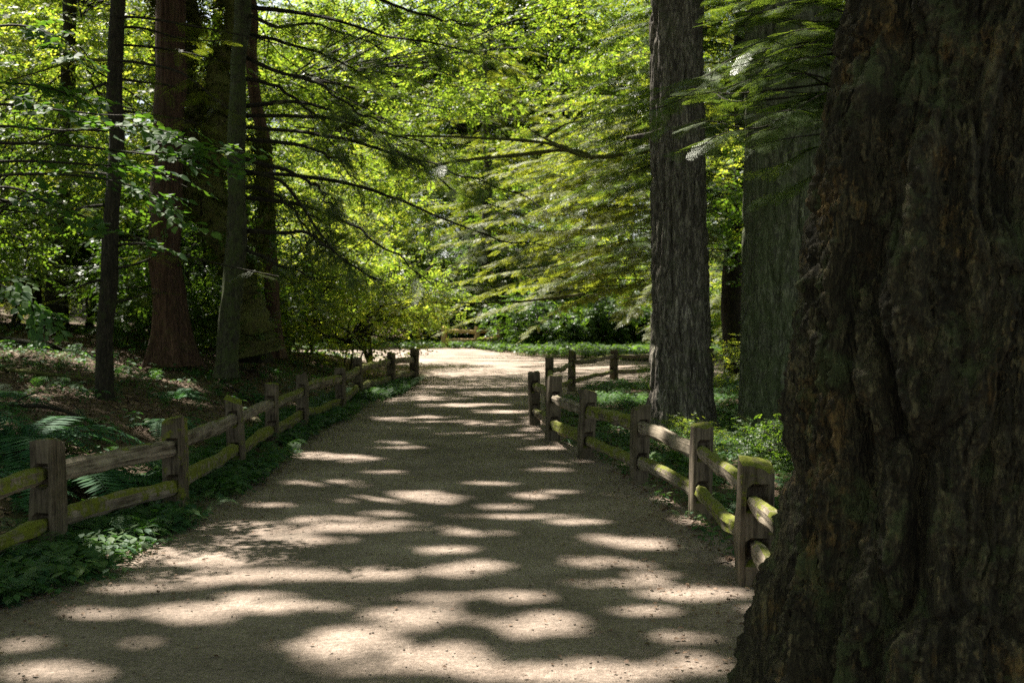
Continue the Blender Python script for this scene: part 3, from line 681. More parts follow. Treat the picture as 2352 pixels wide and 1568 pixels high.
def left_broadleaf():
    b = np.array([-6.6, 9.6, 0.0]); b[2] = float(H(b[0], b[1]))
    t = empty('alder_tree', b); tag(t, 'broad-leaved bough with large glossy leaves reaching in from the left edge', 'tree')
    wood = MB(); V, F = trunk_arr([(b[0], b[1], b[2] - .2), (b[0] + .1, b[1], 4), (b[0] + .1, b[1], 9)], [.12, .1, .04], 16, 60, 'plain', 3); wood.add(V, F)
    fol = MB(); r = np.random.default_rng(70)
    trs = [[(-200, 250), (0, 240), (150, 255), (260, 265), (340, 260)], [(-200, 300), (0, 290), (160, 300), (330, 290), (450, 330)], [(-200, 330), (100, 330), (300, 350), (450, 370), (565, 392)],
           [(-200, 380), (50, 370), (230, 380), (330, 385), (430, 430)], [(-200, 420), (60, 400), (230, 410), (360, 450), (420, 500)], [(-200, 200), (0, 190), (120, 205), (220, 240)], [(-200, 480), (0, 430), (120, 470), (300, 540), (360, 560)],
           [(300, 350), (380, 330), (480, 345), (560, 350)], [(-200, 620), (-40, 640), (60, 690), (120, 760)], [(-200, 120), (0, 60), (120, 80), (200, 140)]]
    for k, tr in enumerate(trs):
        dn = 9.0 + r.uniform(-.8, .8); q = np.linspace(0, 1, len(tr)); pts = np.array([P(px, py, 9.6 + (dn - 9.6) * u) for (px, py), u in zip(tr, q)])
        sp = spline(pts, 60); V, F = tube(sp, np.linspace(.014, .003, 60), 4); wood.add(V, F)
        n = 15; u = np.sort(r.uniform(.3, 1, n)); pos = sp[(u * 59).astype(int)] + r.normal(0, .05, (n, 3))
        tn = nrm(np.gradient(sp, axis=0))[(u * 59).astype(int)]; side = nrm(np.cross(tn, [0, 0, 1.])); sg = r.choice([-1, 1], n)
        ax = tn * .7 + side * (sg * r.uniform(.2, .9, n))[:, None] + np.array([0, 0, -1.]) * r.uniform(-.1, .35, n)[:, None]
        place(fol, TLH, pos, ax, np.array([[0, 0, 1.]]) + r.normal(0, .22, (n, 3)), r.uniform(.2, .38, n), r)
    o = wood.build('trunk', M['bark_dark'], t, True); o.location = [-v for v in b]
    o = fol.build('crown', M['broad'], t); o.location = [-v for v in b]
left_broadleaf()

# hemlock whose sprays hang in front of the right trunks; its trunk stands behind the old tree
def hemlock_right():
    b = np.array([3.75, 10.5, 0.0]); b[2] = float(H(b[0], b[1]))
    t = empty('hemlock_tree', b); tag(t, 'hemlock with drooping feathery sprays reaching across the two right-hand trunks', 'tree')
    wood = MB(); V, F = trunk_arr([(b[0], b[1], -.2), (b[0] + .1, b[1], 4), (b[0] + .1, b[1], 11)], [.13, .11, .04], 16, 60, 'plain', 3); wood.add(V, F)
    fol = MB(); r = np.random.default_rng(77)
    trs = [[(1960, 40), (1860, 60), (1760, 40), (1640, 60)], [(1960, 100), (1850, 70), (1750, 120), (1650, 150)], [(1960, 30), (1850, -10), (1740, 0), (1640, 20)],
           [(1960, 190), (1850, 170), (1740, 180), (1620, 215), (1500, 225)], [(1960, 230), (1850, 225), (1740, 260), (1640, 270), (1540, 300)],
           [(1960, 300), (1870, 310), (1790, 322), (1700, 345)], [(1960, 330), (1870, 340), (1800, 375), (1715, 395)], [(1960, 400), (1880, 400), (1820, 430), (1750, 455)],
           [(1960, 140), (1880, 130), (1800, 150), (1720, 190)], [(1960, 265), (1850, 280), (1760, 300), (1680, 318)], [(1940, 60), (1840, 110), (1760, 90), (1700, 95)],
           [(1700, 215), (1620, 200), (1550, 235), (1480, 260)], [(1720, 150), (1640, 185), (1570, 180)], [(1700, 300), (1610, 335), (1540, 350)], [(1960, 0), (1880, -40), (1780, -60), (1640, -40)],
           [(1960, 210), (1880, 240), (1800, 245), (1720, 235)]]
    trs = trs + [[(a_ + r.uniform(-25, 25), b_ + r.uniform(-35, 35)) for a_, b_ in q_] for q_ in trs if q_[-1][1] < 330] + [[(1960, y_), (1860, y_ - 10 + r.uniform(-25, 25)), (1770, y_ + 10), (1690 - r.uniform(0, 60), y_ + 40)] for y_ in (-60, -30, 15, 80, 120, 160, 200, 250)]
    for k, tr in enumerate(trs):
        dn = 10.5 + r.uniform(-1.6, 1.2); q = np.linspace(0, 1, len(tr)); pts = np.array([P(px, py, 10.5 + (dn - 10.5) * u) for (px, py), u in zip(tr, q)])
        sp = spline(np.vstack([[b[0], b[1], pts[0][2] + .2], pts]), 60)
        V, F = tube(sp, np.linspace(.012, .002, 60), 4); wood.add(V, F)
        n = 20; u = np.sort(r.uniform(.2, 1, n)); pos = sp[(u * 59).astype(int)]
        tn = nrm(np.gradient(sp, axis=0))[(u * 59).astype(int)]; side = nrm(np.cross(tn, [0, 0, 1.])); sg = r.choice([-1, 1], n)
        ax = tn * .8 + side * (sg * r.uniform(.2, .9, n))[:, None] + np.array([0, 0, -1.]) * r.uniform(.0, .3, n)[:, None]
        place(fol, TFINE, pos, ax, np.array([[0, 0, 1.]]) + r.normal(0, .15, (n, 3)), r.uniform(.3, .46, n) * (1.15 - .5 * u), r)
    o = wood.build('trunk', M['bark_dark'], t, True); o.location = [-v for v in b]
    o = fol.build('crown', M['hemlock'], t); o.location = [-v for v in b]
hemlock_right()

# ================================================================== FENCES
def rough_box(w_, d_, h_, nx, ny, nz, seed, amp=.008, chamf=.012, taper=0.0):
    """closed box from a lattice surface, centre x/y at 0, z 0..h"""
    pts = {}; V = []; F = []
    def vid(i, j, k):
        key = (i, j, k)
        if key not in pts:
            pts[key] = len(V); V.append((i / nx - .5, j / ny - .5, k / nz))
        return pts[key]
    for k in range(nz):
        for i in range(nx):
            F.append((vid(i, 0, k), vid(i + 1, 0, k), vid(i + 1, 0, k + 1), vid(i, 0, k + 1)))
            F.append((vid(i + 1, ny, k), vid(i, ny, k), vid(i, ny, k + 1), vid(i + 1, ny, k + 1)))
        for j in range(ny):
            F.append((vid(0, j + 1, k), vid(0, j, k), vid(0, j, k + 1), vid(0, j + 1, k + 1)))
            F.append((vid(nx, j, k), vid(nx, j + 1, k), vid(nx, j + 1, k + 1), vid(nx, j, k + 1)))
    for i in range(nx):
        for j in range(ny):
            F.append((vid(i, j, nz), vid(i + 1, j, nz), vid(i + 1, j + 1, nz), vid(i, j + 1, nz)))
            F.append((vid(i, j + 1, 0), vid(i + 1, j + 1, 0), vid(i + 1, j, 0), vid(i, j, 0)))
    V = np.array(V); e = np.minimum(1, (np.abs(V[:, 0]) > .49) * 1.0 + 0) * (np.abs(V[:, 1]) > .49)
    W = V * [w_, d_, h_]
    W[:, :2] *= (1 - e[:, None] * chamf / w_ * 1.2)
    cor = (np.abs(V[:, 0]) > .49) | (np.abs(V[:, 1]) > .49)
    W[:, 2] -= np.where((V[:, 2] > .99) & cor, chamf, 0); W[:, 2] += np.where((V[:, 2] < .01) & cor, chamf, 0)
    s = seed * 13.7
    W[:, 0] += (fbm(W[:, 0] * 9 + s, W[:, 1] * 9, W[:, 2] * 4, 3, 1) - .5) * 2 * amp
    W[:, 1] += (fbm(W[:, 0] * 9 + s, W[:, 1] * 9, W[:, 2] * 4, 3, 2) - .5) * 2 * amp
    W[:, 2] += np.where(V[:, 2] > .9, (fbm(W[:, 0] * 14 + s, W[:, 1] * 14, 0, 3, 3) - .5) * 2 * amp * 1.5, 0)
    return W, np.array(F)
def post_mesh(parent, loc, rz, h, w_, d_, seed, mat, mossy, tilt=(0, 0), slots=(.50, .19), rdir=(1, 0)):
    # post pierced by two slots running along local x
    sh = .055; sw = .045
    V, F = rough_box(w_, d_, h + .25, 6, 6, 34, seed, .014)
    V[:, 2] -= .25; r_ = np.random.default_rng(seed); top = V[:, 2] > h * .9
    V[:, 2] += top * (V[:, 0] * r_.normal(0, .22) + V[:, 1] * r_.normal(0, .22) - .05 * np.exp(-((V[:, 0] - r_.uniform(-.06, .06)) / .012) ** 2) * r_.choice([0, 1]))
    V[:, :2] *= (1 + r_.normal(0, .05) * (V[:, 2:3] / h))
    # carve: cells of the two x-faces within slots pushed inward to make dark mortises
    for zc in slots:
        m = (np.abs(V[:, 2] - (zc + .02)) < sh + .015) & (np.abs(V[:, 1]) < sw) & (np.abs(V[:, 0]) > w_ * .35)
        V[m, 0] *= .35
    att = np.full(len(V), mossy)
    o = mesh('post', V, F, mat, False, parent, attrs={'mossy': att})
    o.location = loc; o.rotation_euler = (tilt[0], tilt[1], rz)
    return o
def rail_mesh(parent, a, b, th, hh, seed, mat, mossy, sag=.0, twist=.45):
    a = np.asarray(a, float); b = np.asarray(b, float); L = np.linalg.norm(b - a)
    n = 30; m = 12; u = np.linspace(0, 1, n); th_ = np.linspace(0, 2 * np.pi, m, endpoint=False)
    U, T = np.meshgrid(u, th_, indexing='ij')
    ta = .62 + .38 * np.minimum(1, np.minimum(U, 1 - U) / .10)            # tenoned ends
    sq = 1 / np.maximum(np.abs(np.cos(T)), np.abs(np.sin(T))) ** .8
    y = np.cos(T) * th / 2 * sq * ta; z = np.sin(T) * hh / 2 * sq * ta
    tw = twist * (fbm(U * 2, 0 * U, seed, 2, 4) - .5) * 2
    y, z = y * np.cos(tw) - z * np.sin(tw), y * np.sin(tw) + z * np.cos(tw)
    s = seed * 7.1
    k = 1 + (fbm(U * L * 3 + s, np.cos(T) * 1.2, np.sin(T) * 1.2, 3, 6) - .5) * .75
    y = y * k; z = z * k + (fbm(U * L * 1.2 + s, 0 * U, 0, 2, 8) - .5) * .05 - sag * 4 * U * (1 - U) + mossy * .012 * np.clip(np.sin(T), 0, 1) * vn(U * L * 14, T * 3, s)
    y = y + (fbm(U * L * 1.2 + s, 0 * U + 4, 0, 2, 8) - .5) * .04
    V = np.stack([U * L, y, z], -1).reshape(-1, 3)
    i = np.arange(n - 1)[:, None]; j = np.arange(m)[None]; q = i * m + j; q2 = i * m + (j + 1) % m
    F = np.stack([q, q2, q2 + m, q + m], -1).reshape(-1, 4)
    caps = [np.arange(m)[::-1][None], (np.arange(m) + (n - 1) * m)[None]]
    o = mesh('rail', V, [F] + [np.concatenate(caps)], mat, False, parent, attrs={'mossy': np.full(len(V), mossy)})
    d = (b - a) / L; R = Vector(d).to_track_quat('X', 'Z'); o.rotation_mode = 'QUATERNION'; o.rotation_quaternion = R
    o.location = a
    return o
def fence(name, label, posts, hs, ws, seed, matp, matr, rails, tilts=None, th=(.08, .115), heights=(.52, .20), mossp=None):
    posts = [np.array([p[0], p[1], max(0, float(H(p[0], p[1])))]) for p in posts]
    root = empty(name, posts[0]); tag(root, label, 'fence')
    o0 = posts[0]; r = np.random.default_rng(seed)
    n = len(posts)
    for k, p in enumerate(posts):
        q0 = posts[max(0, k - 1)]; q1 = posts[min(n - 1, k + 1)]; d = q1 - q0; rz = math.atan2(d[1], d[0])
        ti = tilts[k] if tilts else (r.normal(0, .028), r.normal(0, .028))
        post_mesh(root, p - o0, rz, hs[k], ws[k], ws[k] * .98, seed + k, matp, (mossp[k] if mossp else r.uniform(.38, .6)), ti)
    for k in range(n - 1):
        for lv, hz in enumerate(heights):
            a = posts[k] + [0, 0, hz + r.uniform(-.02, .02)]; b = posts[k + 1] + [0, 0, hz + r.uniform(-.02, .02)]
            d = nrm(b - a); e = .02
            sh = rails.get((k, lv), None)
            ms = sh if sh is not None else r.uniform(.35, .7)
            rail_mesh(root, a - o0 - d * e, b - o0 + d * e, th[0] * r.uniform(.9, 1.15), th[1] * r.uniform(.85, 1.15), seed * 3 + k * 2 + lv, matr, ms, sag=r.uniform(-.01, .02))
    return root
LP = [G(-420, 1500), G(112, 1268), G(405, 1172), G(545, 1080), G(625, 1025), G(694, 985), G(783, 948), G(824, 915), G(898, 890), G(951, 880)]
LP = [(p[0], p[1]) for p in LP]
fence('rail_fence', 'weathered two-rail fence with mossy rails along the left side of the path', LP,
      [.72, .76, .74, .72, .74, .72, .70, .72, .70, .74], [.18, .19, .17, .17, .15, .16, .15, .16, .16, .16], 3, M['post'], M['rail'],
      {(0, 0): .66, (0, 1): .72, (1, 0): .30, (1, 1): .66, (2, 0): .34, (2, 1): .72, (3, 0): .3, (3, 1): .72, (4, 0): .6, (4, 1): .65, (5, 0): .62, (5, 1): .7}, mossp=[.4, .36, .62, .55, .45, .5, .5, .4, .4, .35])
RPp = [G(1960, 1700), G(1728, 1340), G(1607, 1188), G(1468, 1108), G(1345, 1052), G(1268, 1010), G(1228, 975)]
RP = [(p[0], p[1]) for p in RPp]
fence('rail_fence', 'two-rail fence on the right of the path, its nearest post beside the huge trunk', RP,
      [.74, .73, .73, .71, .73, .78, .73], [.19, .205, .17, .16, .16, .17, .15], 31, M['post'], M['rail'],
      {(0, 0): .5, (0, 1): .4, (1, 0): .5, (1, 1): .72, (2, 0): .2, (2, 1): .5, (3, 0): .68, (3, 1): .7, (4, 0): .25, (4, 1): .75}, mossp=[.4, .5, .42, .35, .4, .35, .3])
RB = [G(1262, 925), G(1313, 899), G(1410, 872), (4.4, 25.2)]
RB = [(RP[-1][0] + .25, RP[-1][1] + .35)] + [(p[0], p[1]) for p in RB]
fence('rail_fence', 'short fence run turning right at the path junction in front of the crossing path', RB,
      [.5, .78, .78, .66, .7], [.12, .14, .14, .15, .15], 57, M['post'], M['rail'], {(1, 0): .35, (2, 0): .45}, th=(.075, .09), tilts=[(0, 0), (0, -.06), (0, .05), (0, 0), (0, 0)])
YB = [G(1020, 797), G(1096, 798), G(1146, 795)]
fence('new_rail_fence', 'pale yellow new timber fence at the far bend of the path', [(p[0], p[1]) for p in YB], [.8, .8, .95], [.2, .2, .22], 71, M['newwood'], M['newwood'], {}, th=(.09, .12), heights=(.62, .28), mossp=[0, 0, 0])

# ================================================================== BACKGROUND TREES
def proto_conifer(seed, h=13, rad=3.2, nb=120, z0=.5, fs=.62, perm=11, mat='conifer', droop=.3, rt=1.3):
    r = np.random.default_rng(seed); t = empty('conifer_tree')
    wood, fol = MB(), MB()
    V, F = trunk_arr([(0, 0, -.3), (r.normal(0, .1), 0, h * .5), (0, 0, h)], [.2, .14, .03], 14, 40, 'plain', seed); wood.add(V, F)
    conifer_crown(r, fol, wood, (0, 0), z0, h, rad, rt, nb, fsize=fs, perm=perm, droop=droop)
    wood.build('trunk', M['bark_dark'], t, True); fol.build('crown', M[mat], t)
    return t
def proto_broad(seed, h=8, ext=(2.6, 2.6, 2.8), pads=48, per=34, ls=.42, mat='maple', tr=.09):
    r = np.random.default_rng(seed); t = empty('maple_tree')
    wood, fol = MB(), MB(); c = np.array([r.normal(0, .4), r.normal(0, .4), h * .62])
    st = np.array([0, 0, -.3])
    for k in range(3):
        pts = spline([st + r.normal(0, .08, 3) * [1, 1, 0], np.array([r.normal(0, .3), r.normal(0, .3), h * .3]), c + r.normal(0, 1, 3) * [1, 1, .6]], 16)
        V, F = tube(pts, np.linspace(tr, tr * .3, 16), 8, .2, k); wood.add(V, F)
    broad_crown(r, fol, wood, np.array([0, 0, h * .3]), c, ext, pads, per, lsize=ls, wr=.025)
    wood.build('trunk', M['bark_dark'], t, True); fol.build('crown', M[mat], t)
    return t
PC = [proto_conifer(1), proto_conifer(2, 14, 3.6, 130, droop=.42), proto_conifer(3, 7, 2.4, 70, z0=.3, fs=.5, perm=11, rt=.4)]
PB = [proto_broad(11, 8.5, (3.2, 3.2, 3.8), 90, 36), proto_broad(12, 14, (4.0, 4.0, 6.5), 170, 36, .5, tr=.16), proto_broad(13, 4.5, (1.9, 1.9, 1.6), 34, 34, .36), proto_broad(14, 2.0, (1.9, 1.9, 1.1), 24, 30, .34, tr=.03)]
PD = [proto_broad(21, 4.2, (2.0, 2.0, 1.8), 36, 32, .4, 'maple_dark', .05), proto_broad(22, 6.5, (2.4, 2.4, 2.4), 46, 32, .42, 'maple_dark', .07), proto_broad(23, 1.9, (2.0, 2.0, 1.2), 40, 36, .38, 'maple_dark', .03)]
used = set()
KIND = {'c': (PC, 'dark green layered conifer in the woods', 'conifer', 'conifers in the woods'), 'b': (PB, 'bright yellow-green maple in the sunlit woods', 'maple', 'sunlit maples in the woods'),
        'd': (PD, 'leafy deep green understory shrub in the woods', 'shrub', 'understory shrubs in the woods')}
def put(kind, i, x, y, s, rz, label=None, z=None, sx=1.0, group=None):
    protos, lab, cat, gr = KIND[kind]; src = protos[i]
    if src.name not in used: used.add(src.name); o = src
    else: o = copy_tree(src)
    o.location = (x, y, float(H(x, y)) if z is None else z); o.rotation_euler = (0, 0, rz); o.scale = (s * sx, s * sx, s)
    if label: tag(o, label, cat)
    else:
        side = 'left of' if x < -4 else ('right of' if x > 6 else 'straight beyond')
        tag(o, lab + ', ' + side + ' the path', cat, gr + ' ' + side + ' the path')
    return o
r = np.random.default_rng(4)
# far wall of trees, behind the clearing
def clear_of_path(x, y, d=1.2): return float(poly_sd(np.array(x), np.array(y), PATH)) > d
ZONES = [
 # kind, n, x0, x1, y0, y1, s0, s1
 ('b', 12, -15, 13, 43, 49, .7, 1.05),  ('d', 14, -18, 16, 47, 56, .9, 1.3), ('b', 10, -24, 22, 56, 64, .6, .8), ('c', 10, -45, 40, 74, 96, 1.2, 1.6), ('b', 18, -42, 40, 68, 96, 1.2, 1.6), ('l', 14, -2, 16, 42.5, 46, .8, 1.15), ('l', 12, -18, 18, 47, 52, 1.0, 1.5), ('c', 4, 1, 13, 44, 48, .42, .6),
 # right woods
 ('c', 5, 5, 16, 34, 42, .7, 1.0), ('b', 3, 5, 14, 34, 42, .6, .9), ('d', 8, 4.5, 12, 13, 22, .5, .9), ('c', 5, 6.5, 15, 16, 23, .8, 1.0), ('b', 4, 5.5, 13, 17, 23, .6, .8), ('b', 5, 14, 30, 28, 44, .8, 1.1),
 # left woods
 ('d', 9, -14, -6, 21, 31, .6, 1.0), ('c', 5, -18, -7, 22, 30, .5, .8), ('b', 6, -16, -6, 24, 31, .5, .8), ('c', 6, -28, -14, 33, 46, .8, 1.1), ('b', 9, -26, -10, 43, 50, .8, 1.1),
 ('d', 6, -14, -8, 13, 19, .4, .7)]
for kind, n, x0, x1, y0, y1, s0, s1 in ZONES:
    low = kind == 'l'; kind = 'd' if low else kind
    for k in range(n):
        for _ in range(30):
            x = x0 + (x1 - x0) * (k + r.uniform(0, 1)) / n; y = r.uniform(y0, y1)
            if clear_of_path(x, y): break
        i = int(r.integers(0, len(KIND[kind][0]))) if not (kind in 'cb' and y > 50) else (1 if kind == 'b' else int(r.integers(0, 2)))
        if kind == 'b' and -6 < x < 1.5 and 42 < y < 53: continue
        if low: i = 2
        elif kind == 'd': i = int(r.integers(0, 2))
        if low and -4.5 < x < .5 and y < 48: continue
        if y < 52 and kind == 'b' and i in (1, 3): i = int(r.integers(0, 2)) * 2
        put(kind, i, x, y, r.uniform(s0, s1), r.uniform(0, 6.28))

# ------------------------------------------------------------------ unseen canopy added and shaped to dapple the path, owned by the tall trees
def canopy():
    r = np.random.default_rng(55)
    own = [('visible', o, o.location.x, o.location.y) for o in (T1, T2, L1, L2, L4)]
    for k, (x, y) in enumerate([(-9, 6), (-15, 12), (-8, -3), (-20, 22), (-13, 17.5), (5, -3), (8, 6), (11, 15), (-2, -8), (-14, 27), (9, 24)]):
        z = float(H(x, y)); t = empty('tall_tree', (x, y, z)); tag(t, 'tall forest tree outside the picture whose crown shades the path', 'tree', 'tall trees around the path')
        V, F = trunk_arr([(0, 0, -.3), (.1, 0, 7), (.2, 0, 15)], [.32, .26, .1], 24, 60, 'plain', k); mesh('trunk', V, F, M['bark_dark'], True, t)
        own.append(('off', t, x, y))
    ox = np.array([[o[2], o[3]] for o in own]); acc = [(MB(), MB()) for _ in own]
    npad = 1240
    X0, X1, Y0, Y1 = -30, 16, -14, 36
    for k in range(npad):
        c = np.array([r.uniform(X0, X1), r.uniform(Y0, Y1), 0]); c[2] = max(9.0, 2.9 + .28 * c[1]) + r.uniform(.3, 4.5)
        if k >= 900:                                # extra sprays added towards the sun so their shade covers the path
            g0 = np.array([r.uniform(-4.5, 3.5), r.uniform(3.5, 21.5), 0]); zz = 9.0 + r.uniform(.5, 4)
            zz = max(zz, (2.9 + .28 * g0[1]) / (1 - .28 * S[1] / S[2]) + r.uniform(.3, 3)); c = g0 + S * (zz / S[2])
        g_ = c - S * (c[2] / S[2])
        if g_[0] < -5.5 and g_[1] > 15 and r.random() < .7: continue
        opening = (g_[1] > 21.5) and (-9 < g_[0] < 9)
        if opening and r.random() < .62: continue
        if g_[1] > 30: 
            if r.random() < .75: continue
        w_ = int(np.argmin(((ox - c[:2]) ** 2).sum(1))); fol, wd = acc[w_]
        m = 40; pr = r.uniform(1.2, 2.3)
        th = r.uniform(0, 6.28, m); q = np.sqrt(r.uniform(0, 1, m)) * pr
        pos = np.stack([c[0] + q * np.cos(th), c[1] + q * np.sin(th), c[2] + r.normal(0, .25, m)], -1)
        ax = np.stack([np.cos(th), np.sin(th), r.uniform(-.5, .15, m)], -1) + r.normal(0, .6, (m, 3)); up = np.array([[0, 0, 1.]]) + r.normal(0, .35, (m, 3))
        sc = .72 * r.uniform(.7, 1.2, m); tip = nrm(ax) * sc[:, None]
        # keep every spray above the top of the picture
        ok = (pos[:, 2] - CAM_Z) > pos[:, 1] * .275 + .5
        if ok.any(): place(fol, TL, pos[ok], ax[ok], up[ok], sc[ok], r, carve=True)
        if k % 3 == 0 and k < 900:
            o = own[w_]; pts = spline([(o[2], o[3], c[2] - 1.5), ((o[2] + c[0]) / 2, (o[3] + c[1]) / 2, c[2] - .4), c], 8)
            V, F = tube(pts, np.linspace(.07, .015, 8), 4); wd.add(V, F)
    for (kind, o, x, y), (fol, wd) in zip(own, acc):
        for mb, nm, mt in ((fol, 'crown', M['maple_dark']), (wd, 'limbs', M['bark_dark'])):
            q = mb.build(nm, mt, o)
            if q: q.location = [-v for v in o.location]
canopy()

# hero: maple shrub overhanging the end of the left fence
put('b', 3, -3.75, 25.4, .85, 1.0, 'bright leafy bush spilling over the end of the left fence onto the path')
put('b', 3, -5.2, 23.6, .8, 2.4, 'low yellow-green bush crowding behind the left fence posts')
put('b', 2, -5.6, 27.0, .9, 1.4, 'tall airy sunlit bush behind the end of the left fence')
put('d', 2, -6.6, 22.8, .8, 5.4, 'deep green bush to the right of the leaning red trunk')
put('d', 0, -4.9, 19.9, .36, .4, 'dark green shrub on the bank behind the middle of the left fence')
put('b', 3, 2.8, 17.8, .32, 4.0, 'small sunlit bush between the corner fence and the fir trunk')
put('b', 3, 4.9, 20.6, .5, 3.0, 'yellow-green bush behind the fir trunk beside the crossing path')
put('b', 3, 2.05, 12.1, .2, 3.3, 'little leafy sapling in front of the fir trunk behind the rails')
put('d', 2, 2.65, 11.3, .24, .6, 'dark-leaved seedling behind the rails to the right of the fir trunk')
put('b', 3, -5.2, 28.8, 1.1, 2.2, 'rounded sunlit bush where the path bends out of sight to the left')
put('b', 3, -6.0, 30.2, 1.2, .2, 'wide sunlit thicket left of the path bend')
put('b', 2, -3.9, 31.2, .75, .7, 'bright young maple glowing where the path bends left')
put('b', 3, -.2, 47.4, 1.1, 1.7, 'low sunlit bush behind the right end of the new fence')
put('b', 2, -6.2, 32.0, .9, 3.2, 'airy bright young maple left of the path bend')
put('b', 0, -6.5, 50.0, 1.0, .3, 'sunlit maple arching low over the far bend behind the new fence')
def overhang(name, label, cat, base, broad, boughs, mat, seed):
    r = np.random.default_rng(seed); b = np.array([base[0], base[1], float(H(*base))])
    t = empty(name, b); tag(t, label, cat); fol, wood = MB(), MB()
    if broad:
        hgt = 13; V, F = trunk_arr([b - [0, 0, .3], b + [.3, 0, 5], b + [1.0, 0, hgt]], [.2, .15, .06], 20, 80, 'plain', seed); wood.add(V, F)
        for c, e, n, per, ls in boughs: broad_crown(r, fol, wood, b + [.5, 0, 6], c, e, n, per, lsize=ls, padr=(.7, 1.6), flat=.10, wr=.022, wprob=.3)
    else:
        V, F = trunk_arr([b - [0, 0, .3], b + [.1, 0, 7], b + [.1, 0, 14]], [.28, .2, .05], 20, 80, 'plain', seed); wood.add(V, F)
        for z0, z1, r0, r1, n, az, dr in boughs: conifer_crown(r, fol, wood, b[:2], z0, z1, r0, r1, n, fsize=.6, perm=15, az=az, droop=dr)
    for mb, nm in ((fol, 'crown'), (wood, 'trunk')):
        o = mb.build(nm, M[mat] if nm == 'crown' else M['bark_dark'], t, nm == 'trunk'); o.location = [-v for v in b]
overhang('broad_maple', 'big maple whose sunlit layered boughs spread across the upper middle over the path', 'maple', (-7.6, 27.5), True,
         [((-4, 26, 7.0), (4, 3.5, 2.4), 60, 30, .36), ((0, 29, 8.2), (4, 3.5, 2.4), 60, 30, .36), ((-7.5, 27, 5.5), (3, 3, 2.5), 30, 30, .36), ((-2.5, 27, 4.6), (2.5, 2.5, 1.0), 18, 26, .34)], 'maple', 301)
overhang('drooping_cedar', 'cedar with long drooping yellow-green boughs hanging over the crossing path', 'cedar', (4.9, 35.5), False,
         [(1.9, 8, 6.8, 5.2, 56, (math.radians(130), math.radians(265)), .24), (3, 13, 3.8, 2.0, 60, None, .3)], 'conifer', 302)
overhang('tall_hemlock', 'hemlock behind the fir trunk with pale sunlit boughs reaching left', 'hemlock', (5.2, 26.5), False,
         [(2.8, 10, 4.6, 3.2, 85, (math.radians(110), math.radians(260)), .26), (3, 13, 2.6, 1.6, 40, None, .3)], 'hemlock', 303)
overhang('layered_hemlock', 'hemlock behind the left trees with fine layered boughs reaching toward the path', 'hemlock', (-9.0, 29.0), False,
         [(3.0, 11, 5.2, 3.4, 40, (math.radians(-120), math.radians(40)), .22), (3, 13, 2.6, 1.6, 30, None, .3)], 'hemlock', 305)
overhang('sunlit_cedar', 'sunlit cedar with low sweeping boughs closing the view at the far bend', 'cedar', (-1.2, 48.5), False,
         [(1.6, 13, 5.2, 2.4, 110, None, .26)], 'conifer', 306)
overhang('left_edge_hemlock', 'hemlock at the far left with thin drooping boughs behind the slim dark tree', 'hemlock', (-13.5, 24.0), False,
         [(2.2, 10, 4.4, 2.8, 50, (math.radians(-150), math.radians(40)), .26)], 'hemlock', 307)
overhang('vine_maple', 'slender maple leaning out from the left woods with bright leaves at mid height', 'maple', (-9.5, 23.5), True,
         [((-8, 23, 5.2), (3.4, 2.2, 2.6), 42, 28, .34), ((-11.5, 24, 4.5), (3.4, 2.2, 2.8), 42, 28, .34), ((-9, 25, 9), (5, 3, 2), 40, 28, .38)], 'maple', 304)

HT = [o for o in bpy.data.objects if o.name == 'tall_hemlock'][0]
for k, tr in enumerate([[(1520, 340), (1363, 361), (1248, 328), (1084, 316), (900, 312)], [(1363, 361), (1300, 345), (1180, 357), (1040, 372), (960, 392)], [(1330, 350), (1250, 318), (1207, 290)],
                        [(1343, 675), (1214, 691), (1094, 696), (966, 694)], [(1250, 318), (1300, 285), (1350, 278)]]):
    limb(HT, 'mossy_bough', [P(px, py, 25.5 - .25 * q) for q, (px, py) in enumerate(tr)], [.055, .04, .02] if k < 2 else [.035, .02, .01], M['moss_limb'], 7, .4, 30, k)
limb(T1, 'branch_stub', [P(1530, 300, 14.2), P(1480, 312, 14.0), P(1440, 318, 13.9)], [.05, .035, .02], M['bark_fir'], 7, .3, 10, 3)
def stick(pts, rad, label, seed):
    q = [np.array([x, y, float(H(x, y)) + dz]) for x, y, dz in pts]; sp = spline(q, 26); r_ = np.random.default_rng(seed); mb = MB()
    V, F = tube(sp, np.linspace(rad, rad * .35, 26), 7, .35, seed); mb.add(V, F)
    for i in (8, 15, 20):
        d_ = nrm(r_.normal(0, 1, 3) * [1, 1, .3] + [0, 0, .25]); V, F = tube(spline([sp[i], sp[i] + d_ * .25, sp[i] + d_ * .5 + [0, 0, -.05]], 8), np.linspace(rad * .5, rad * .15, 8), 4); mb.add(V, F)
    o = mb.build('fallen_branch', M['bark_dark' if seed % 2 else 'moss_limb'], None, True); tag(o, label, 'branch', 'fallen branches on the forest floor')
stick([(-5.8, 11.5, .03), (-5.0, 12.1, .06), (-4.2, 12.0, .03)], .03, 'fallen branch lying on the left bank in front of the slim dark tree', 1)
stick([(-7.5, 16.0, .04), (-6.6, 15.4, .08), (-5.4, 15.6, .04)], .04, 'fallen branch on the bank below the red cedar', 2)
stick([(-4.6, 18.2, .03), (-4.0, 17.0, .07), (-3.6, 16.2, .03)], .025, 'thin fallen branch near the middle of the left fence', 3)
stick([(2.6, 12.9, .03), (3.1, 13.2, .08), (3.6, 12.6, .04)], .04, 'mossy fallen branch at the foot of the broad trunk', 4)
stick([(-9.5, 20.5, .05), (-8.4, 19.4, .12), (-7.2, 19.6, .05)], .06, 'thick fallen branch among the trees at far left', 5)

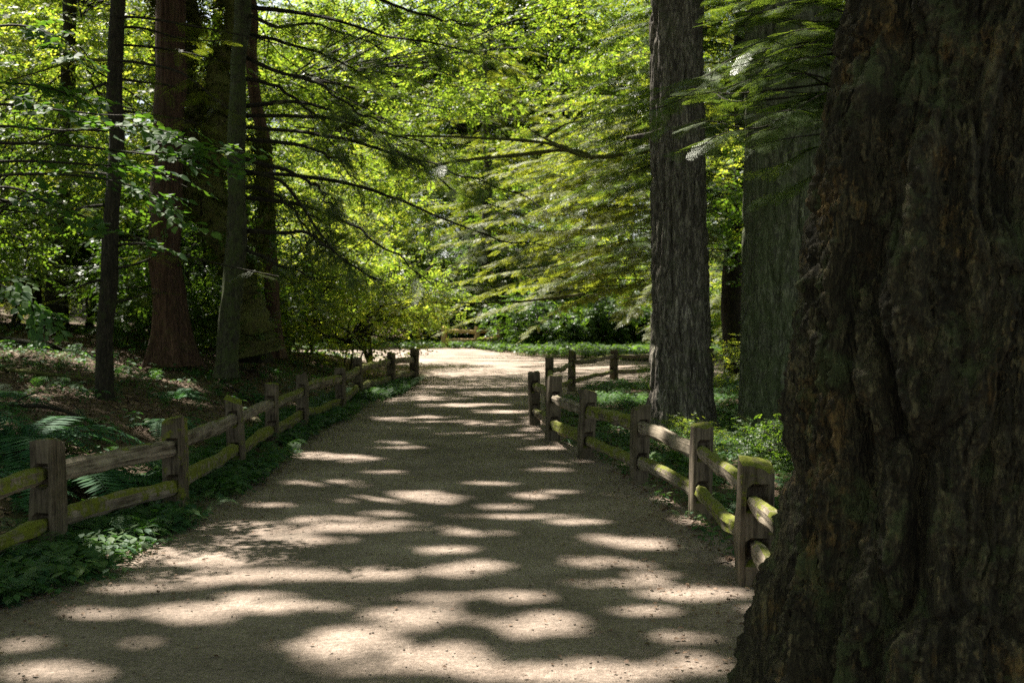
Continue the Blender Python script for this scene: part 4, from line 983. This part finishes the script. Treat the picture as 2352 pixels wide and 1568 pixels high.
# ------------------------------------------------------------------ ground plants
def fern(loc, n, L, seed, label, droopf=1.0, group=None):
    r = np.random.default_rng(seed); mb = MB()
    for k in range(n):
        a = 2 * np.pi * k / n + r.uniform(-.3, .3); Lf = L * r.uniform(.7, 1.15); rise = r.uniform(.35, .75)
        d = np.array([math.cos(a), math.sin(a), 0]); s = np.array([-d[1], d[0], 0])
        u = np.linspace(0, 1, 34); c = d[None] * (Lf * u * .85)[:, None] + np.array([0, 0, 1.]) * (Lf * (rise * u - (rise * .9 + .12 * droopf) * u ** 2.2))[:, None]
        tg = nrm(np.gradient(c, axis=0))
        V, F = tube(c, np.linspace(.004, .001, 34), 3); mb.add(V, F)
        w_ = Lf * .17 * np.sin(np.pi * np.clip(u * .92 + .08, 0, 1)) ** .6
        for sg in (-1, 1):
            ax = s[None] * sg + tg * .35 + r.normal(0, .06, (34, 3)); up = np.cross(tg, s); up *= np.sign(up[:, 2:3] + 1e-6)
            T = (leaf4(1, .17, .1), np.arange(4)[None])
            V, F = inst(T, c[2:], frames(ax[2:], up[2:] + 0), w_[2:]); mb.add(V, F)
    o = mb.build('fern', M['fern'], None, loc=loc); tag(o, label, 'fern', group); return o
FERNS = [(-3.75, 9.3, 18, 1.45, 'largest fern, arching fronds behind the left fence'), (-4.5, 10.4, 16, 1.5, 'tall fern at the left edge behind the largest fern'),
         (-3.7, 11.6, 12, .6, 'small fern on the bank beside the slim dark tree'), (-2.75, 7.15, 12, .42, 'low fern spreading at the foot of the nearest left post'),
         (-2.62, 8.3, 10, .38, 'small fern under the lower rail of the left fence'), (-2.95, 6.35, 10, .45, 'dark fern in the lower left corner by the path edge'),
         (-3.75, 8.7, 12, .6, 'fern behind the near rails of the left fence'), (3.0, 12.2, 11, .7, 'fern growing between the right fence and the broad trunk'),
         (1.95, 9.2, 10, .38, 'little fern below the right fence rails'), (2.5, 15.5, 12, .6, 'fern at the foot of the fir trunk'), (-5.9, 12.6, 13, .9, 'fern on the bank to the left of the slim dark tree'), (-4.6, 15.5, 12, .7, 'fern between the slim dark tree and the grey-barked tree'),
         (-3.9, 17.5, 11, .6, 'fern behind the middle posts of the left fence'), (-7.6, 15.5, 13, .9, 'fern on the bank in front of the red cedar'), (-2.6, 6.9, 9, .4, 'fern creeping onto the path edge at lower left'), (-3.3, 13.6, 10, .5, 'fern pushing against the left fence rails'),
         (-3.3, 6.9, 12, .7, 'fern at the far left behind the nearest rails'), (-3.3, 10.4, 13, .8, 'dark fern behind the second gap of the left fence'),
         (-5.3, 9.9, 16, 1.4, 'fern at the left edge of the picture beyond the largest fern'), (-4.0, 13.0, 13, .8, 'fern beside the base of the slim dark tree')]
for k, (x, y, n, L, lab) in enumerate(FERNS): fern((x, y, float(H(x, y)) - .01), n, L, 200 + k, lab)

def herb_tpl(seed, n=5):
    r = np.random.default_rng(seed); V = []; F = []
    for k in range(n):
        a = 2 * np.pi * k / n + r.uniform(-.4, .4); L = r.uniform(.35, .6); hh = r.uniform(.45, 1.0)
        v = leaf_hex(L, L * .62, .12); v = rot2(v, a, (math.sin(a) * .25 * hh, math.cos(a) * .25 * hh, hh), 0)
        v[:, 2] += -.35 * np.hypot(v[:, 0] - math.sin(a) * .25 * hh, v[:, 1] - math.cos(a) * .25 * hh)
        F.append(np.arange(6) + len(V) * 6); V.append(v)
        s = np.array([(0, 0, 0), (.02, 0, 0), (math.sin(a) * .12 * hh, math.cos(a) * .12 * hh, hh * .5), (math.sin(a) * .25 * hh, math.cos(a) * .25 * hh, hh),
                      (math.sin(a) * .25 * hh + .015, math.cos(a) * .25 * hh, hh), (math.sin(a) * .12 * hh + .018, math.cos(a) * .12 * hh, hh * .5)])
        F.append(np.array([0, 1, 5, 4, 3, 2]) + len(V) * 6); V.append(s)
    return np.concatenate(V), np.array(F)
TH = [herb_tpl(s, 4 + s % 3) for s in range(4)]
def lacy(V, F):
    V = V.copy(); V[:, 2] += .75 * np.sin(np.clip(V[:, 1], 0, 1) * 2.2); return V * [1.6, 1.6, 1.3], F
TLACE = [lacy(*t) for t in TMED]
def ground_cover(label, n, box, cond, size, seed, mat='herb', name='ground_cover', lacef=.12):
    r = np.random.default_rng(seed); x = r.uniform(box[0], box[1], n); y = r.uniform(box[2], box[3], n)
    d = poly_sd(x, y, PATH); ok = cond(x, y, d, r) & (d > .05 - .3 * fbm(x * 1.3, y * 1.3, 0, 2, 91) * r.random(n))
    cl = fbm(x * 1.1, y * 1.1, 0, 3, seed); ok &= cl > r.uniform(.25, .6, n)
    x, y = x[ok], y[ok]; pos = np.stack([x, y, H(x, y) - .01], -1); m = len(x)
    a = r.uniform(0, 6.28, m); ax = np.stack([np.cos(a), np.sin(a), 0 * a], -1)
    up = np.array([[0, 0, 1.]]) + r.normal(0, .12, (m, 3)); sc = size * r.uniform(.5, 1.4, m); lc = r.random(m) < lacef
    mb = MB(); place(mb, TH, pos[~lc], ax[~lc], up[~lc], sc[~lc] * .8, r); place(mb, TLACE, pos[lc], ax[lc], up[lc], sc[lc], r)
    o = mb.build(name, M[mat]); tag(o, label, 'ground cover', kind='stuff'); return o
ground_cover('leafy green herbs between the left fence and the path', 26000, (-4.0, -2.0, 4.5, 24), lambda x, y, d, r: (d < .95) & (x < 0) & (r.uniform(0, 1, len(x)) < .5 + d), .165, 1)
ground_cover('herbs and seedlings scattered on the left bank', 5200, (-13, -3.2, 6, 26), lambda x, y, d, r: (d > .8) & (x < 0), .17, 2)
ground_cover('leafy green herbs under the right fence', 40000, (.5, 7.5, 5.5, 25), lambda x, y, d, r: (x > .5) & (r.uniform(0, 1, len(x)) < .25 + d * .8), .13, 3)
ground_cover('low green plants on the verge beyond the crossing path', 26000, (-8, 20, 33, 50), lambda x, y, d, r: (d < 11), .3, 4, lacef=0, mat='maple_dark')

# litter
def litter(name, label, n, fn, size, seed, mat='litter'):
    r = np.random.default_rng(seed); x, y = fn(r, n); d = poly_sd(x, y, PATH)
    z = np.where(d < 0, .008, H(x, y)) + r.uniform(.002, .014, len(x)); pos = np.stack([x, y, z], -1)
    T = (leaf_hex(1, .6, .25) - [0, .5, 0], np.arange(6)[None]); a = r.uniform(0, 6.28, len(x))
    V, F = inst(T, pos, frames(np.stack([np.cos(a), np.sin(a), r.normal(0, .12, len(x))], -1), np.array([[0, 0, 1.]]) + r.normal(0, .25, (len(x), 3))), size * r.uniform(.4, 1.3, len(x)))
    o = mesh(name, V, F, M[mat]); tag(o, label, 'leaf litter', kind='stuff'); return o
def f_bank(r, n):
    x = r.uniform(-14, -2.6, n); y = 5 + 22 * r.uniform(0, 1, n) ** 1.3; d = poly_sd(x, y, PATH); k = d > .1; return x[k], y[k]
def f_right(r, n):
    x = r.uniform(1.0, 8, n); y = r.uniform(4.5, 24, n); d = poly_sd(x, y, PATH); k = d > -.05; return x[k], y[k]
def f_edge(r, n):
    x = r.uniform(-3, 2.2, n); y = 4.4 + 20 * r.uniform(0, 1, n) ** 1.5; d = poly_sd(x, y, PATH); k = (r.uniform(0, 1, n) < np.exp(d * np.where(x > 0, 2.2, 4)) + .035) & (d < .2); return x[k], y[k]
litter('leaf_litter', 'dry brown leaves and needles on the left bank', 70000, f_bank, .06, 31)
litter('leaf_litter', 'dry brown leaves under the right fence and trunks', 22000, f_right, .055, 32)
litter('leaf_litter', 'small dead leaves along the edges of the path', 26000, f_edge, .03, 33)
def pebbles():
    r = np.random.default_rng(9); n = 6500
    x = r.uniform(-3, 2, n); y = 4.3 + 14 * r.uniform(0, 1, n) ** 1.6; d = poly_sd(x, y, PATH); k = d < -.02; x, y = x[k], y[k]; n = len(x)
    ph = (1 + 5 ** .5) / 2
    V = np.array([(0, 0, 1), (.9, 0, .3), (.3, .85, .35), (-.75, .5, .3), (-.7, -.55, .3), (.3, -.85, .35), (.6, .5, -.5), (-.3, .8, -.5), (-.8, 0, -.5), (-.3, -.8, -.5), (.7, -.5, -.5)])
    F = np.array([(0, 1, 2), (0, 2, 3), (0, 3, 4), (0, 4, 5), (0, 5, 1), (1, 6, 2), (2, 6, 7), (2, 7, 3), (3, 7, 8), (3, 8, 4), (4, 8, 9), (4, 9, 5), (5, 9, 10), (5, 10, 1), (1, 10, 6)])
    s = .0025 + .007 * r.uniform(0, 1, n) ** 4; a = r.uniform(0, 6.28, n)
    Vv, Ff = inst((V * [1, .8, .55], F), np.stack([x, y, .008 + s * .2], -1), frames(np.stack([np.cos(a), np.sin(a), 0 * a], -1), np.array([[0, 0, 1.]]).repeat(n, 0)), s)
    o = mesh('gravel', Vv, Ff, M['stone']); tag(o, 'scattered small stones and grit on the path surface', 'gravel', kind='stuff')
pebbles()
